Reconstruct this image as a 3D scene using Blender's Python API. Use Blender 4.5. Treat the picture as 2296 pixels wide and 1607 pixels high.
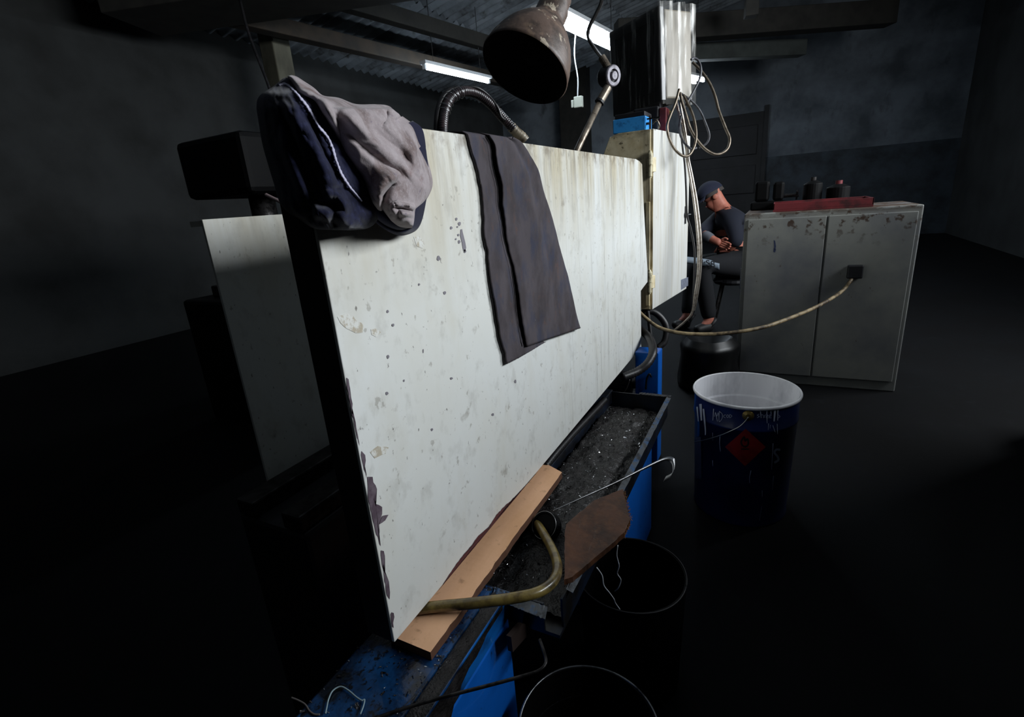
import bpy, bmesh, math, random
from mathutils import Vector, Matrix, noise

for o in list(bpy.data.objects):
    bpy.data.objects.remove(o)
scene = bpy.context.scene
COL = scene.collection
random.seed(7)

# ------------------------------------------------------------------ camera
# world: X to the right of the machine, Y along the machine (away), Z up; floor z = 0
CAM_Z = 1.15
F_PX, CX, CY = 1120.0, 1148.0, 803.5


def _ray(x, y):
    return Vector((x - CX, y - CY, F_PX))


_down = _ray(1440, 4390).normalized()
_Z = -_down
_Y = _ray(1750, 406)
_Y = (_Y - _Z * _Y.dot(_Z)).normalized()
_X = _Y.cross(_Z)
ROT = Matrix((_X, _Y, _Z))            # camera (right, down, forward) -> world
cam_data = bpy.data.cameras.new('camera')
cam_data.sensor_width = 36.0
cam_data.sensor_fit = 'HORIZONTAL'
cam_data.lens = F_PX / 2296.0 * 36.0
cam_data.clip_start = 0.02
cam = bpy.data.objects.new('camera', cam_data)
COL.objects.link(cam)
right = ROT @ Vector((1, 0, 0))
up = ROT @ Vector((0, -1, 0))
back = ROT @ Vector((0, 0, -1))
mw = Matrix((right, up, back)).transposed().to_4x4()
mw.translation = Vector((0, 0, CAM_Z))
cam.matrix_world = mw
scene.camera = cam

# ------------------------------------------------------------------ world, window daylight, exposure
world = bpy.data.worlds.new('world')
scene.world = world
world.use_nodes = True
bg = world.node_tree.nodes['Background']
bg.inputs['Color'].default_value = (0.75, 0.87, 1.0, 1)
bg.inputs['Strength'].default_value = 0.35


def area_light(name, loc, size, size_y, rot, power, color):
    d = bpy.data.lights.new(name, 'AREA')
    d.shape = 'RECTANGLE'
    d.size, d.size_y = size, size_y
    d.energy = power
    d.color = color
    o = bpy.data.objects.new(name, d)
    COL.objects.link(o)
    o.location = loc
    o.rotation_euler = rot
    return o


# daylight entering through the high window band of the right-hand wall
area_light('window_daylight', (2.6, 2.75, 2.38), 3.4, 1.05, (0, math.radians(90), 0), 236, (0.90, 0.955, 1.0)).rotation_euler = (0, math.radians(90), 0)
bpy.data.objects['window_daylight'].data.size = 1.05      # local x -> world z
bpy.data.objects['window_daylight'].data.size_y = 3.4     # local y -> world y

scene.view_settings.view_transform = 'Standard'
scene.view_settings.look = 'None'
scene.view_settings.gamma = 1.0
scene.view_settings.use_curve_mapping = False
scene.view_settings.exposure = 0.0
scene.cycles.max_bounces = 6
scene.cycles.diffuse_bounces = 3
scene.cycles.glossy_bounces = 3
scene.cycles.sample_clamp_indirect = 4.0


# ------------------------------------------------------------------ helpers
def wd(x, y):
    return ROT @ _ray(x, y)


EYE = Vector((0, 0, CAM_Z))


def PX(x, y, c):
    d = wd(x, y)
    return EYE + d * (c / d.x)


def PY(x, y, c):
    d = wd(x, y)
    return EYE + d * (c / d.y)


def PZ(x, y, c):
    d = wd(x, y)
    return EYE + d * ((c - CAM_Z) / d.z)


def PD(x, y, D):
    return EYE + wd(x, y) * (D / F_PX)


def lin(r, g=None, b=None):
    if isinstance(r, str):
        r = r.lstrip('#')
        r, g, b = (int(r[i:i + 2], 16) for i in (0, 2, 4))
    f = lambda c: (c / 255 / 12.92) if c / 255 <= 0.04045 else ((c / 255 + 0.055) / 1.055) ** 2.4
    return (f(r), f(g), f(b), 1.0)


MATS = {}


def mat(name, base, rough=0.6, metal=0.0, layers=(), bump=None, spec=0.5, emit=None, coat=0.0, sheen=0.0):
    """layers: dict(col, scale, lo, hi, amt, kind, detail, band=(axis, a, b)) blended over the base"""
    m = bpy.data.materials.new(name)
    m.use_nodes = True
    nt = m.node_tree
    N, L = nt.nodes, nt.links
    bs = N['Principled BSDF']
    bs.inputs['Roughness'].default_value = rough
    bs.inputs['Metallic'].default_value = metal
    bs.inputs['Specular IOR Level'].default_value = spec
    bs.inputs['Coat Weight'].default_value = coat
    bs.inputs['Sheen Weight'].default_value = sheen
    base = lin(base) if isinstance(base, str) else base
    bs.inputs['Base Color'].default_value = base
    if emit:
        bs.inputs['Emission Color'].default_value = emit[0]
        bs.inputs['Emission Strength'].default_value = emit[1]
    tc = N.new('ShaderNodeTexCoord')
    cur = None
    for ly in layers:
        mp = N.new('ShaderNodeMapping')
        mp.inputs['Scale'].default_value = ly.get('scale', (10, 10, 10))
        mp.inputs['Location'].default_value = ly.get('loc', (0, 0, 0))
        L.new(tc.outputs['Object'], mp.inputs['Vector'])
        if ly.get('kind') == 'voronoi':
            tx = N.new('ShaderNodeTexVoronoi')
            tx.inputs['Scale'].default_value = 1.0
            out = tx.outputs['Distance']
        else:
            tx = N.new('ShaderNodeTexNoise')
            tx.inputs['Scale'].default_value = 1.0
            tx.inputs['Detail'].default_value = ly.get('detail', 5)
            tx.inputs['Roughness'].default_value = ly.get('nrough', 0.6)
            out = tx.outputs['Fac']
        L.new(mp.outputs['Vector'], tx.inputs['Vector'])
        mr = N.new('ShaderNodeMapRange')
        mr.inputs['From Min'].default_value = ly['lo']
        mr.inputs['From Max'].default_value = ly['hi']
        mr.inputs['To Max'].default_value = ly.get('amt', 1.0)
        L.new(out, mr.inputs['Value'])
        fac = mr.outputs['Result']
        for band in ly.get('bands', ([ly['band']] if 'band' in ly else [])):
            sp = N.new('ShaderNodeSeparateXYZ')
            L.new(tc.outputs['Object'], sp.inputs['Vector'])
            br = N.new('ShaderNodeMapRange')
            br.inputs['From Min'].default_value = band[1]
            br.inputs['From Max'].default_value = band[2]
            L.new(sp.outputs[band[0]], br.inputs['Value'])
            mu = N.new('ShaderNodeMath')
            mu.operation = 'MULTIPLY'
            L.new(fac, mu.inputs[0])
            L.new(br.outputs['Result'], mu.inputs[1])
            fac = mu.outputs[0]
        mx = N.new('ShaderNodeMix')
        mx.data_type = 'RGBA'
        L.new(fac, mx.inputs['Factor'])
        if cur is None:
            mx.inputs[6].default_value = base
        else:
            L.new(cur, mx.inputs[6])
        c = ly['col']
        mx.inputs[7].default_value = lin(c) if isinstance(c, str) else c
        cur = mx.outputs[2]
    if cur is not None:
        L.new(cur, bs.inputs['Base Color'])
    if bump:
        nz = N.new('ShaderNodeTexNoise')
        nz.inputs['Scale'].default_value = bump[0]
        nz.inputs['Detail'].default_value = 6
        L.new(tc.outputs['Object'], nz.inputs['Vector'])
        bp = N.new('ShaderNodeBump')
        bp.inputs['Strength'].default_value = bump[1]
        bp.inputs['Distance'].default_value = bump[2] if len(bump) > 2 else 0.002
        L.new(nz.outputs['Fac'], bp.inputs['Height'])
        L.new(bp.outputs['Normal'], bs.inputs['Normal'])
    MATS[name] = m
    return m


def link(o, parent=None, root_loc=None):
    COL.objects.link(o)
    if parent is not None:
        o.parent = parent
        o.matrix_parent_inverse = Matrix.Translation(-Vector(parent['_base']))
    return o


def thing(name, label, cat, base=(0, 0, 0), group=None):
    o = bpy.data.objects.new(name, None)
    o.empty_display_size = 0.05
    COL.objects.link(o)
    o.location = base
    o['_base'] = tuple(base)
    o['label'] = label
    o['category'] = cat
    if group:
        o['group'] = group
    return o


def tag(o, label, cat, group=None):
    o['label'] = label
    o['category'] = cat
    if group:
        o['group'] = group
    return o


def struct(o, label=None):
    o['kind'] = 'structure'
    if label:
        o['label'] = label
    return o


def new_mesh(name, verts, faces, m, parent=None, smooth=False, recalc=True):
    me = bpy.data.meshes.new(name)
    me.from_pydata([tuple(v) for v in verts], [], faces)
    if recalc:
        bm = bmesh.new()
        bm.from_mesh(me)
        bmesh.ops.recalc_face_normals(bm, faces=bm.faces)
        bm.to_mesh(me)
        bm.free()
    if smooth:
        for p in me.polygons:
            p.use_smooth = True
    me.materials.append(m)
    o = bpy.data.objects.new(name, me)
    par = parent
    COL.objects.link(o)
    if par is not None:
        o.parent = par
        base = par['_base'] if '_base' in par.keys() else (0, 0, 0)
        if '_base' in par.keys():
            o.matrix_parent_inverse = Matrix.Translation(-Vector(base))
    return o


class MB:
    """collects shapes of ONE part"""

    def __init__(self):
        self.v, self.f = [], []

    def add(self, verts, faces):
        n = len(self.v)
        self.v += [Vector(v) for v in verts]
        self.f += [tuple(i + n for i in f) for f in faces]
        return self

    def box(self, lo, hi):
        x0, y0, z0 = lo
        x1, y1, z1 = hi
        return self.add([(x0, y0, z0), (x1, y0, z0), (x1, y1, z0), (x0, y1, z0), (x0, y0, z1), (x1, y0, z1), (x1, y1, z1), (x0, y1, z1)],
                        [(0, 3, 2, 1), (4, 5, 6, 7), (0, 1, 5, 4), (1, 2, 6, 5), (2, 3, 7, 6), (3, 0, 4, 7)])

    def hexa(self, a, b):
        """two quads (4 points each) joined"""
        return self.add(list(a) + list(b), [(3, 2, 1, 0), (4, 5, 6, 7), (0, 1, 5, 4), (1, 2, 6, 5), (2, 3, 7, 6), (3, 0, 4, 7)])

    def prism(self, poly, off):
        off = Vector(off)
        n = len(poly)
        vs = [Vector(p) for p in poly] + [Vector(p) + off for p in poly]
        return self.add(vs, [tuple(range(n - 1, -1, -1)), tuple(range(n, 2 * n))] + [(i, (i + 1) % n, n + (i + 1) % n, n + i) for i in range(n)])

    def bar(self, a, b, w, h, upv=(0, 0, 1)):
        a, b = Vector(a), Vector(b)
        d = (b - a).normalized()
        s = d.cross(Vector(upv)).normalized()
        u = s.cross(d)
        q = lambda p: [p - s * w / 2 - u * h / 2, p + s * w / 2 - u * h / 2, p + s * w / 2 + u * h / 2, p - s * w / 2 + u * h / 2]
        return self.hexa(q(a), q(b))

    def tube(self, pts, rad, seg=10, cap=True):
        pts = [Vector(p) for p in pts]
        n = len(pts)
        rads = rad if isinstance(rad, (list, tuple)) else [rad] * n
        t0 = (pts[1] - pts[0]).normalized()
        nrm = t0.orthogonal().normalized()
        rings = []
        base = len(self.v)
        for i, p in enumerate(pts):
            t = (pts[min(i + 1, n - 1)] - pts[max(i - 1, 0)]).normalized()
            nrm = (nrm - t * nrm.dot(t))
            nrm = nrm.normalized() if nrm.length > 1e-6 else t.orthogonal().normalized()
            bn = t.cross(nrm)
            for k in range(seg):
                a = 2 * math.pi * k / seg
                self.v.append(p + (nrm * math.cos(a) + bn * math.sin(a)) * rads[i])
        for i in range(n - 1):
            for k in range(seg):
                k2 = (k + 1) % seg
                self.f.append((base + i * seg + k, base + i * seg + k2, base + (i + 1) * seg + k2, base + (i + 1) * seg + k))
        if cap:
            self.f.append(tuple(base + k for k in range(seg - 1, -1, -1)))
            self.f.append(tuple(base + (n - 1) * seg + k for k in range(seg)))
        return self

    def lathe(self, prof, origin, axis, seg=32, closed=False):
        """prof: (radius, height along axis)"""
        axis = Vector(axis).normalized()
        s = axis.orthogonal().normalized()
        t = axis.cross(s)
        base = len(self.v)
        origin = Vector(origin)
        n = len(prof)
        for (r, h) in prof:
            for k in range(seg):
                a = 2 * math.pi * k / seg
                self.v.append(origin + axis * h + (s * math.cos(a) + t * math.sin(a)) * max(r, 1e-4))
        rows = n if closed else n - 1
        for i in range(rows):
            j = (i + 1) % n
            for k in range(seg):
                k2 = (k + 1) % seg
                self.f.append((base + i * seg + k, base + i * seg + k2, base + j * seg + k2, base + j * seg + k))
        return self

    def grid(self, rows):
        base = len(self.v)
        w = len(rows[0])
        for r in rows:
            self.v += [Vector(p) for p in r]
        for i in range(len(rows) - 1):
            for j in range(w - 1):
                self.f.append((base + i * w + j, base + i * w + j + 1, base + (i + 1) * w + j + 1, base + (i + 1) * w + j))
        return self

    def build(self, name, m, parent=None, smooth=False, bevel=0, recalc=True, bseg=2, solid=0):
        o = new_mesh(name, self.v, self.f, m, parent, smooth, recalc)
        if solid:
            md = o.modifiers.new('solid', 'SOLIDIFY')
            md.thickness = solid
            md.offset = 0
        if bevel:
            md = o.modifiers.new('bevel', 'BEVEL')
            md.width = bevel
            md.segments = bseg
            md.limit_method = 'ANGLE'
            md.angle_limit = math.radians(40)
        if smooth == 'auto':
            pass
        return o


def smooth_by_angle(o, deg=40):
    me = o.data
    for p in me.polygons:
        p.use_smooth = True
    me.set_sharp_from_angle(angle=math.radians(deg))
    return o


def crom(pts, per=8, closed=False):
    """Catmull-Rom through points (any dimension Vectors)"""
    pts = [Vector(p) for p in pts]
    n = len(pts)
    out = []
    rng = range(n) if closed else range(n - 1)
    for i in rng:
        p1, p2 = pts[i], pts[(i + 1) % n]
        p0 = pts[i - 1] if (i > 0 or closed) else p1 * 2 - p2
        p3 = pts[(i + 2) % n] if (i + 2 < n or closed) else p2 * 2 - p1
        for k in range(per):
            t = k / per
            out.append(0.5 * ((2 * p1) + (p2 - p0) * t + (2 * p0 - 5 * p1 + 4 * p2 - p3) * t * t + (3 * p1 - p0 - 3 * p2 + p3) * t ** 3))
    if not closed:
        out.append(pts[-1])
    return out


def lerp(a, b, t):
    return a + (b - a) * t


def resample(poly, n):
    """n points evenly by arc length"""
    ds = [0]
    for a, b in zip(poly, poly[1:]):
        ds.append(ds[-1] + (b - a).length)
    out = []
    j = 0
    for i in range(n):
        d = ds[-1] * i / (n - 1)
        while j < len(ds) - 2 and ds[j + 1] < d:
            j += 1
        t = (d - ds[j]) / max(ds[j + 1] - ds[j], 1e-9)
        out.append(poly[j].lerp(poly[j + 1], min(max(t, 0), 1)))
    return out


def cable(name, pts, r, m, label, cat='cable', seg=8, per=10, group=None, ribs=None, parent=None):
    """pts: world points; ribs=(pitch, amount) makes an armoured / corrugated sleeve"""
    c = crom(pts, per)
    if ribs:
        total = sum((b - a).length for a, b in zip(c, c[1:]))
        n = min(int(total / ribs[0] * 2) + 2, 900)
        c = resample(c, n)
        rad = [r * (1 + (ribs[1] if i % 2 else -ribs[1])) for i in range(n)]
    else:
        rad = r
    o = MB().tube(c, rad, seg).build(name, m, parent, smooth=True)
    if parent is None:
        tag(o, label, cat, group)
    return o


# ------------------------------------------------------------------ materials
GUARD = mat('guard_paint', '#d9dbd8', 0.42, layers=[
    dict(col='#cbc6b4', scale=(3, 3, 2), lo=0.42, hi=0.75, amt=0.4),
    dict(col='#bdb49c', scale=(1, 16, 1.3), lo=0.34, hi=0.66, amt=0.95, band=('Z', 1.0, 1.22)),
    dict(col='#857b68', scale=(1, 38, 5), lo=0.50, hi=0.70, amt=0.8, band=('Z', 1.08, 1.26)),
    dict(col='#6b5a3c', scale=(1, 60, 2.0), lo=0.58, hi=0.76, amt=0.8, bands=[('Z', 0.98, 1.26), ('Y', 0.6, 1.6)]),
    dict(col='#544a3e', scale=(1, 120, 1.3), lo=0.60, hi=0.68, amt=0.8, detail=3, bands=[('Y', 1.1, 2.0)]),
    dict(col='#a5a39b', scale=(1, 26, 19), lo=0.54, hi=0.68, amt=0.32),
    dict(col='#b7ae94', scale=(1, 9, 4), lo=0.52, hi=0.70, amt=0.22),
    dict(col='#5d4a30', scale=(1, 30, 24), lo=0.46, hi=0.62, amt=0.85, band=('Z', 1.225, 1.275)),
    dict(col='#8a8378', scale=(14, 16, 16), lo=0.64, hi=0.74, amt=0.6),
    dict(col='#5a5450', scale=(1, 120, 75), lo=0.70, hi=0.76, amt=0.75, detail=2),
    dict(col='#8f8a80', scale=(1, 45, 38), lo=0.66, hi=0.72, amt=0.55, detail=3),
], bump=(60, 0.12, 0.002), spec=0.5)
UNDERCOAT = mat('undercoat', '#4a3b46', 0.7, layers=[dict(col='#6d626a', scale=(40, 40, 40), lo=0.45, hi=0.65, amt=0.8)])
PRIMER = mat('red_primer', '#54262a', 0.7, layers=[dict(col='#3a2228', scale=(40, 40, 40), lo=0.45, hi=0.65, amt=0.8)])
SPOT = mat('grey_spot', '#77737a', 0.6)
ENDBLACK = mat('black_end', '#17120f', 0.75, layers=[dict(col='#251c17', scale=(20, 20, 8), lo=0.45, hi=0.7)])
BEIGE = mat('beige_paint', '#f0e2bd', 0.5, layers=[
    dict(col='#c2ad7c', scale=(16, 16, 16), lo=0.42, hi=0.7, amt=0.8),
    dict(col='#4c3f2a', scale=(40, 40, 40), lo=0.62, hi=0.70, amt=0.85),
    dict(col='#5d4d34', scale=(14, 14, 30), lo=0.42, hi=0.6, amt=0.8, band=('Z', 1.36, 1.41)),
    dict(col='#4f4230', scale=(40, 40, 3), lo=0.45, hi=0.62, amt=0.8, band=('X', -0.56, -0.52))], bump=(50, 0.15))
DOORP = mat('door_paint', '#cfcfcb', 0.45, layers=[
    dict(col='#b8b09a', scale=(2, 30, 2.2), lo=0.45, hi=0.7, amt=0.6),
    dict(col='#8f8673', scale=(2, 70, 3), lo=0.60, hi=0.74, amt=0.6),
    dict(col='#75706a', scale=(30, 30, 16), lo=0.68, hi=0.74, amt=0.7)])
BLUE = mat('blue_enamel', '#0b62c4', 0.38, layers=[
    dict(col='#0a4da0', scale=(6, 6, 4), lo=0.4, hi=0.7, amt=0.6),
    dict(col='#0c0d12', scale=(30, 30, 30), lo=0.64, hi=0.72, amt=0.8)], bump=(40, 0.1), coat=0.2)
BLUE_EDGE = mat('blue_enamel_greasy', '#0f5fae', 0.35, layers=[
    dict(col='#0d0c0d', scale=(16, 9, 16), lo=0.42, hi=0.58, amt=0.95)], bump=(60, 0.3), coat=0.3)
BLUE_OILY = mat('blue_oily_bed', '#123f6e', 0.25, layers=[
    dict(col='#0a0b0e', scale=(13, 13, 13), lo=0.40, hi=0.58, amt=0.95),
    dict(col='#070707', scale=(70, 70, 70), lo=0.55, hi=0.63, amt=0.95)], bump=(120, 0.35), coat=0.3)
GREASE = mat('black_grease', '#1a1818', 0.32, layers=[dict(col='#2e2b2b', scale=(40, 40, 40), lo=0.45, hi=0.7)], bump=(220, 0.7, 0.004))
TRAYIN = mat('tray_inner', '#101a2a', 0.4, layers=[dict(col='#0c0b0b', scale=(12, 12, 12), lo=0.4, hi=0.6)], bump=(80, 0.2))
TRAYRIM = mat('tray_rim_worn', '#565a5f', 0.5, metal=0.2, layers=[
    dict(col='#2a5c8e', scale=(26, 26, 26), lo=0.5, hi=0.62, amt=0.8),
    dict(col='#23211f', scale=(50, 50, 50), lo=0.5, hi=0.65, amt=0.8)], bump=(150, 0.5))
SHINY = mat('bright_swarf', '#cfd2d6', 0.22, metal=1.0)
STEEL = mat('steel_tool', '#9a9b9d', 0.33, metal=1.0, layers=[dict(col='#4a4744', scale=(30, 30, 30), lo=0.5, hi=0.7, amt=0.7)])
DARKSTEEL = mat('dark_steel_rod', '#3d3b3b', 0.4, metal=0.8, layers=[dict(col='#1b1a1a', scale=(40, 40, 40), lo=0.45, hi=0.6)])
WORNTUBE = mat('worn_lamp_tube', '#8e8375', 0.4, metal=0.6, layers=[
    dict(col='#4d4136', scale=(35, 35, 35), lo=0.45, hi=0.62, amt=0.85),
    dict(col='#b9ad9c', scale=(60, 60, 60), lo=0.6, hi=0.7, amt=0.7)], bump=(90, 0.3))
LAMPOUT = mat('lamp_shade_paint', '#5c4a40', 0.5, layers=[
    dict(col='#33271f', scale=(26, 26, 26), lo=0.44, hi=0.62, amt=0.85),
    dict(col='#75604f', scale=(40, 40, 40), lo=0.55, hi=0.68, amt=0.8),
    dict(col='#b5a894', scale=(38, 38, 20), lo=0.63, hi=0.66, amt=0.9)], bump=(45, 0.45, 0.003))
LAMPIN = mat('lamp_inside_shade', '#0b0b0c', 0.9)  # shade inside the lamp is put into this near-black colour
BLACKRUB = mat('black_rubber', '#141315', 0.45, layers=[dict(col='#2b2628', scale=(30, 30, 30), lo=0.5, hi=0.7)], bump=(60, 0.2))
HOSEWRAP = mat('hose_wrap', '#221c1f', 0.35, layers=[dict(col='#3c3133', scale=(40, 40, 90), lo=0.45, hi=0.65)], bump=(120, 0.4))
TAPE = mat('dirty_tape', '#8f8471', 0.4, layers=[dict(col='#40362b', scale=(60, 60, 60), lo=0.42, hi=0.6)], bump=(90, 0.5))
BRASSHOSE = mat('oily_yellow_hose', '#7d6c3a', 0.33, layers=[
    dict(col='#2c2418', scale=(22, 22, 22), lo=0.42, hi=0.62, amt=0.9),
    dict(col='#4b3a22', scale=(60, 60, 60), lo=0.5, hi=0.65, amt=0.7)], bump=(60, 0.2), coat=0.4)
CARD = mat('tan_cardboard', '#eebb93', 0.8, layers=[
    dict(col='#d9a578', scale=(12, 4, 12), lo=0.4, hi=0.7, amt=0.8),
    dict(col='#7f5a3d', scale=(50, 50, 50), lo=0.6, hi=0.74, amt=0.5)], bump=(150, 0.1))
CARDEDGE = mat('cardboard_edge', '#5a3a28', 0.9)
OILBOARD = mat('oil_soaked_board', '#55331e', 0.5, layers=[
    dict(col='#2a180d', scale=(13, 13, 13), lo=0.40, hi=0.66, amt=0.9),
    dict(col='#6b4528', scale=(60, 60, 60), lo=0.50, hi=0.8, amt=0.6)], bump=(90, 0.5), coat=0.2)
FIBRE = mat('frayed_fibre', '#8a6038', 0.9)
NAVY = mat('navy_cotton', '#1a1c33', 0.95, layers=[
    dict(col='#101122', scale=(22, 22, 22), lo=0.42, hi=0.65, amt=0.8),
    dict(col='#2c3050', scale=(160, 160, 160), lo=0.5, hi=0.7, amt=0.5)], bump=(700, 0.35, 0.0008), sheen=0.15, spec=0.1)
NAVYBAND = mat('navy_ribbed_band', '#131430', 0.95, layers=[dict(col='#14152a', scale=(40, 40, 40), lo=0.45, hi=0.65)], bump=(700, 0.35, 0.0008), sheen=0.15, spec=0.1)
GREYCLOTH = mat('grey_fleece', '#a2989a', 0.95, layers=[
    dict(col='#8c8081', scale=(26, 26, 26), lo=0.40, hi=0.66, amt=0.85, detail=7),
    dict(col='#64534f', scale=(19, 19, 19), lo=0.46, hi=0.64, amt=0.8, detail=7),
    dict(col='#6b4840', scale=(22, 22, 22), lo=0.60, hi=0.72, amt=0.6),
    dict(col='#5b5068', scale=(70, 70, 70), lo=0.62, hi=0.70, amt=0.5),
    dict(col='#b9b0b2', scale=(300, 300, 300), lo=0.5, hi=0.7, amt=0.4)], bump=(600, 0.4, 0.0008), sheen=0.2, spec=0.1)
PIPING = mat('white_piping', '#b9b6cc', 0.9, bump=(400, 0.4))
APRON = mat('charcoal_canvas', '#4c474b', 0.9, layers=[
    dict(col='#3a3537', scale=(16, 16, 10), lo=0.42, hi=0.62, amt=0.8),
    dict(col='#363a4a', scale=(22, 22, 12), lo=0.5, hi=0.66, amt=0.7),
    dict(col='#57443f', scale=(34, 34, 24), lo=0.6, hi=0.72, amt=0.6),
    dict(col='#a29d98', scale=(60, 60, 30), lo=0.72, hi=0.76, amt=0.6)], bump=(500, 0.35, 0.0008), spec=0.15)
APRONEDGE = mat('frayed_black_edge', '#0d0c0d', 0.95)
CASE = mat('monitor_case_dark', '#0b0d14', 0.3, spec=0.5)
CASESIDE = mat('monitor_case_side', '#7c7465', 0.5, layers=[dict(col='#655d4e', scale=(8, 8, 8), lo=0.45, hi=0.7, amt=0.6)])
ARMOUR = mat('armoured_sleeve', '#b4aca2', 0.33, metal=0.85, layers=[dict(col='#6a5d4e', scale=(40, 40, 40), lo=0.48, hi=0.66, amt=0.8)])
ARMOURDULL = mat('armoured_sleeve_dull', '#7c7163', 0.42, metal=0.7, layers=[dict(col='#463d33', scale=(30, 30, 30), lo=0.45, hi=0.62, amt=0.85)])
GREYCABLE = mat('grey_cable', '#5a5a5f', 0.5, layers=[dict(col='#343339', scale=(30, 30, 30), lo=0.45, hi=0.62)])
CREAMCABLE = mat('stained_cream_cable', '#a5916c', 0.55, layers=[
    dict(col='#3a2c1e', scale=(14, 14, 14), lo=0.44, hi=0.58, amt=0.95),
    dict(col='#7a6444', scale=(60, 60, 60), lo=0.5, hi=0.65, amt=0.7)])
CONCRETE = mat('concrete', '#454a47', 0.85, layers=[dict(col='#333735', scale=(3, 3, 3), lo=0.4, hi=0.7)], bump=(20, 0.2))
DARKBEAM = mat('dark_beam', '#24221d', 0.8, layers=[dict(col='#171511', scale=(6, 6, 6), lo=0.4, hi=0.65)])  # dark tone with random darker mottling
RUSTBEAM = mat('rusty_beam', '#2e2418', 0.8, layers=[dict(col='#1a150f', scale=(5, 5, 5), lo=0.4, hi=0.65)])
SHEETROOF = mat('fibre_cement_sheet', '#8b939a', 0.9, layers=[
    dict(col='#4f5357', scale=(1.6, 1.6, 1.6), lo=0.4, hi=0.65), dict(col='#33342f', scale=(5, 5, 5), lo=0.56, hi=0.72)])
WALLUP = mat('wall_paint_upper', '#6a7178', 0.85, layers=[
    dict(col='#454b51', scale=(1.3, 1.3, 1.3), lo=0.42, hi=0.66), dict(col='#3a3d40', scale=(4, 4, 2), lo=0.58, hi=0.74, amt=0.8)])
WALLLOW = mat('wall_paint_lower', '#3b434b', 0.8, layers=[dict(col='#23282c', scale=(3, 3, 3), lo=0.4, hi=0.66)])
FLOOR = mat('oily_floor', '#0c0d0f', 0.7, layers=[
    dict(col='#0b0b0c', scale=(2.2, 2.2, 2.2), lo=0.4, hi=0.64),
    dict(col='#15171a', scale=(12, 12, 12), lo=0.58, hi=0.72, amt=0.6)], bump=(35, 0.25), spec=0.12)
WALLDARK = mat('dark_wall', '#2c2e2e', 0.9, layers=[dict(col='#1a1b1a', scale=(1.5, 1.5, 1.5), lo=0.4, hi=0.66)])  # wall colour darkened to keep the left side and bounced light low
DOORDARK = mat('dark_doorway_paint', '#17181b', 0.7, layers=[dict(col='#0d0e10', scale=(3, 3, 3), lo=0.4, hi=0.6)])
DOORBROWN = mat('brown_jamb', '#4b3a33', 0.7)
OLIVECOL = mat('olive_column_paint', '#5a584a', 0.8, layers=[dict(col='#3c3a2f', scale=(4, 4, 2), lo=0.4, hi=0.66)])
TUBEGLOW = mat('tube_glow', '#ffffff', 0.5, emit=((0.76, 0.88, 1.0, 1), 62.0))
FIXTURE = mat('fixture_white', '#cfd3d6', 0.5)
PLASTICBOX = mat('pale_switch', '#b9bdb0', 0.5)
CABGREY = mat('grey_cabinet_paint', '#83847f', 0.55, layers=[
    dict(col='#66686c', scale=(3, 3, 3), lo=0.4, hi=0.68),
    dict(col='#3a2618', scale=(26, 26, 26), lo=0.56, hi=0.63, amt=0.95, band=('Z', 0.78, 0.93)),
    dict(col='#4a3a2c', scale=(36, 36, 22), lo=0.68, hi=0.73, amt=0.8),
    dict(col='#3e2a1a', scale=(12, 12, 40), lo=0.38, hi=0.5, amt=0.9, band=('Z', 0.955, 0.985))])
BUCKETBLUE = mat('bucket_navy', '#0d1f52', 0.35, layers=[dict(col='#0a1436', scale=(6, 6, 6), lo=0.4, hi=0.66)], coat=0.2)
BUCKETWHITE = mat('bucket_lining', '#e4e4e8', 0.6, layers=[dict(col='#9a9ba2', scale=(7, 7, 4), lo=0.48, hi=0.7, amt=0.7)])
BUCKETWHITE_SPLASH = mat('white_paint_drip', '#aab2c4', 0.6)
HANDWRITING = mat('white_marker', '#8f96ac', 0.6)
DIAMONDRED = mat('hazard_red', '#8e1216', 0.5, layers=[dict(col='#6a0d12', scale=(20, 20, 20), lo=0.4, hi=0.66)])
DIAMONDBLACK = mat('hazard_black', '#160507', 0.6)
PALESTRIP = mat('pale_strip', '#3a4668', 0.5)
DRUMBLACK = mat('black_drum', '#060607', 0.6, spec=0.12)
DRUMRIM = mat('drum_rim', '#3c3c40', 0.35, metal=0.7)
PAILRIM = mat('pail_rim_worn', '#8f9296', 0.3, metal=0.9, layers=[dict(col='#2a2a2c', scale=(16, 16, 16), lo=0.42, hi=0.6)])
BAGBLACK = mat('black_plastic_bag', '#060607', 0.4)
STRING = mat('pale_string', '#8aa0a8', 0.8)
STRINGGREY = mat('grey_string', '#5d5755', 0.8)
SKIN = mat('skin', '#b5705c', 0.6, layers=[dict(col='#a05a4a', scale=(25, 25, 25), lo=0.4, hi=0.7)])
CLOTHNAVY = mat('work_clothes', '#0d1222', 0.9, bump=(120, 0.2))
TROUSERS = mat('work_trousers', '#0a0c12', 0.9, bump=(120, 0.2))
CAPBLUE = mat('cap_cloth', '#0f152b', 0.9)
HAIR = mat('grey_hair', '#3b3532', 0.9)
SLEEVE = mat('grey_sleeve', '#5d5f66', 0.9)
STRIPE = mat('white_stripe', '#7e8a96', 0.8)
LETTER = mat('stripe_letter', '#1d2028', 0.8)
SHOE = mat('shoe', '#0e0e10', 0.6)
REDTIN = mat('red_tin', '#6d2328', 0.5, layers=[dict(col='#3d1a1c', scale=(15, 15, 15), lo=0.45, hi=0.66)])
BLACKIRON = mat('black_iron', '#16161a', 0.5, layers=[dict(col='#25252a', scale=(20, 20, 20), lo=0.5, hi=0.7)], bump=(60, 0.3))
GLASS = mat('window_glass_dirty', '#aab4ba', 0.3)
LABELGREY = mat('grey_sticker', '#6d7280', 0.5, layers=[dict(col='#8a90a0', scale=(60, 60, 60), lo=0.5, hi=0.65)])


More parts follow.
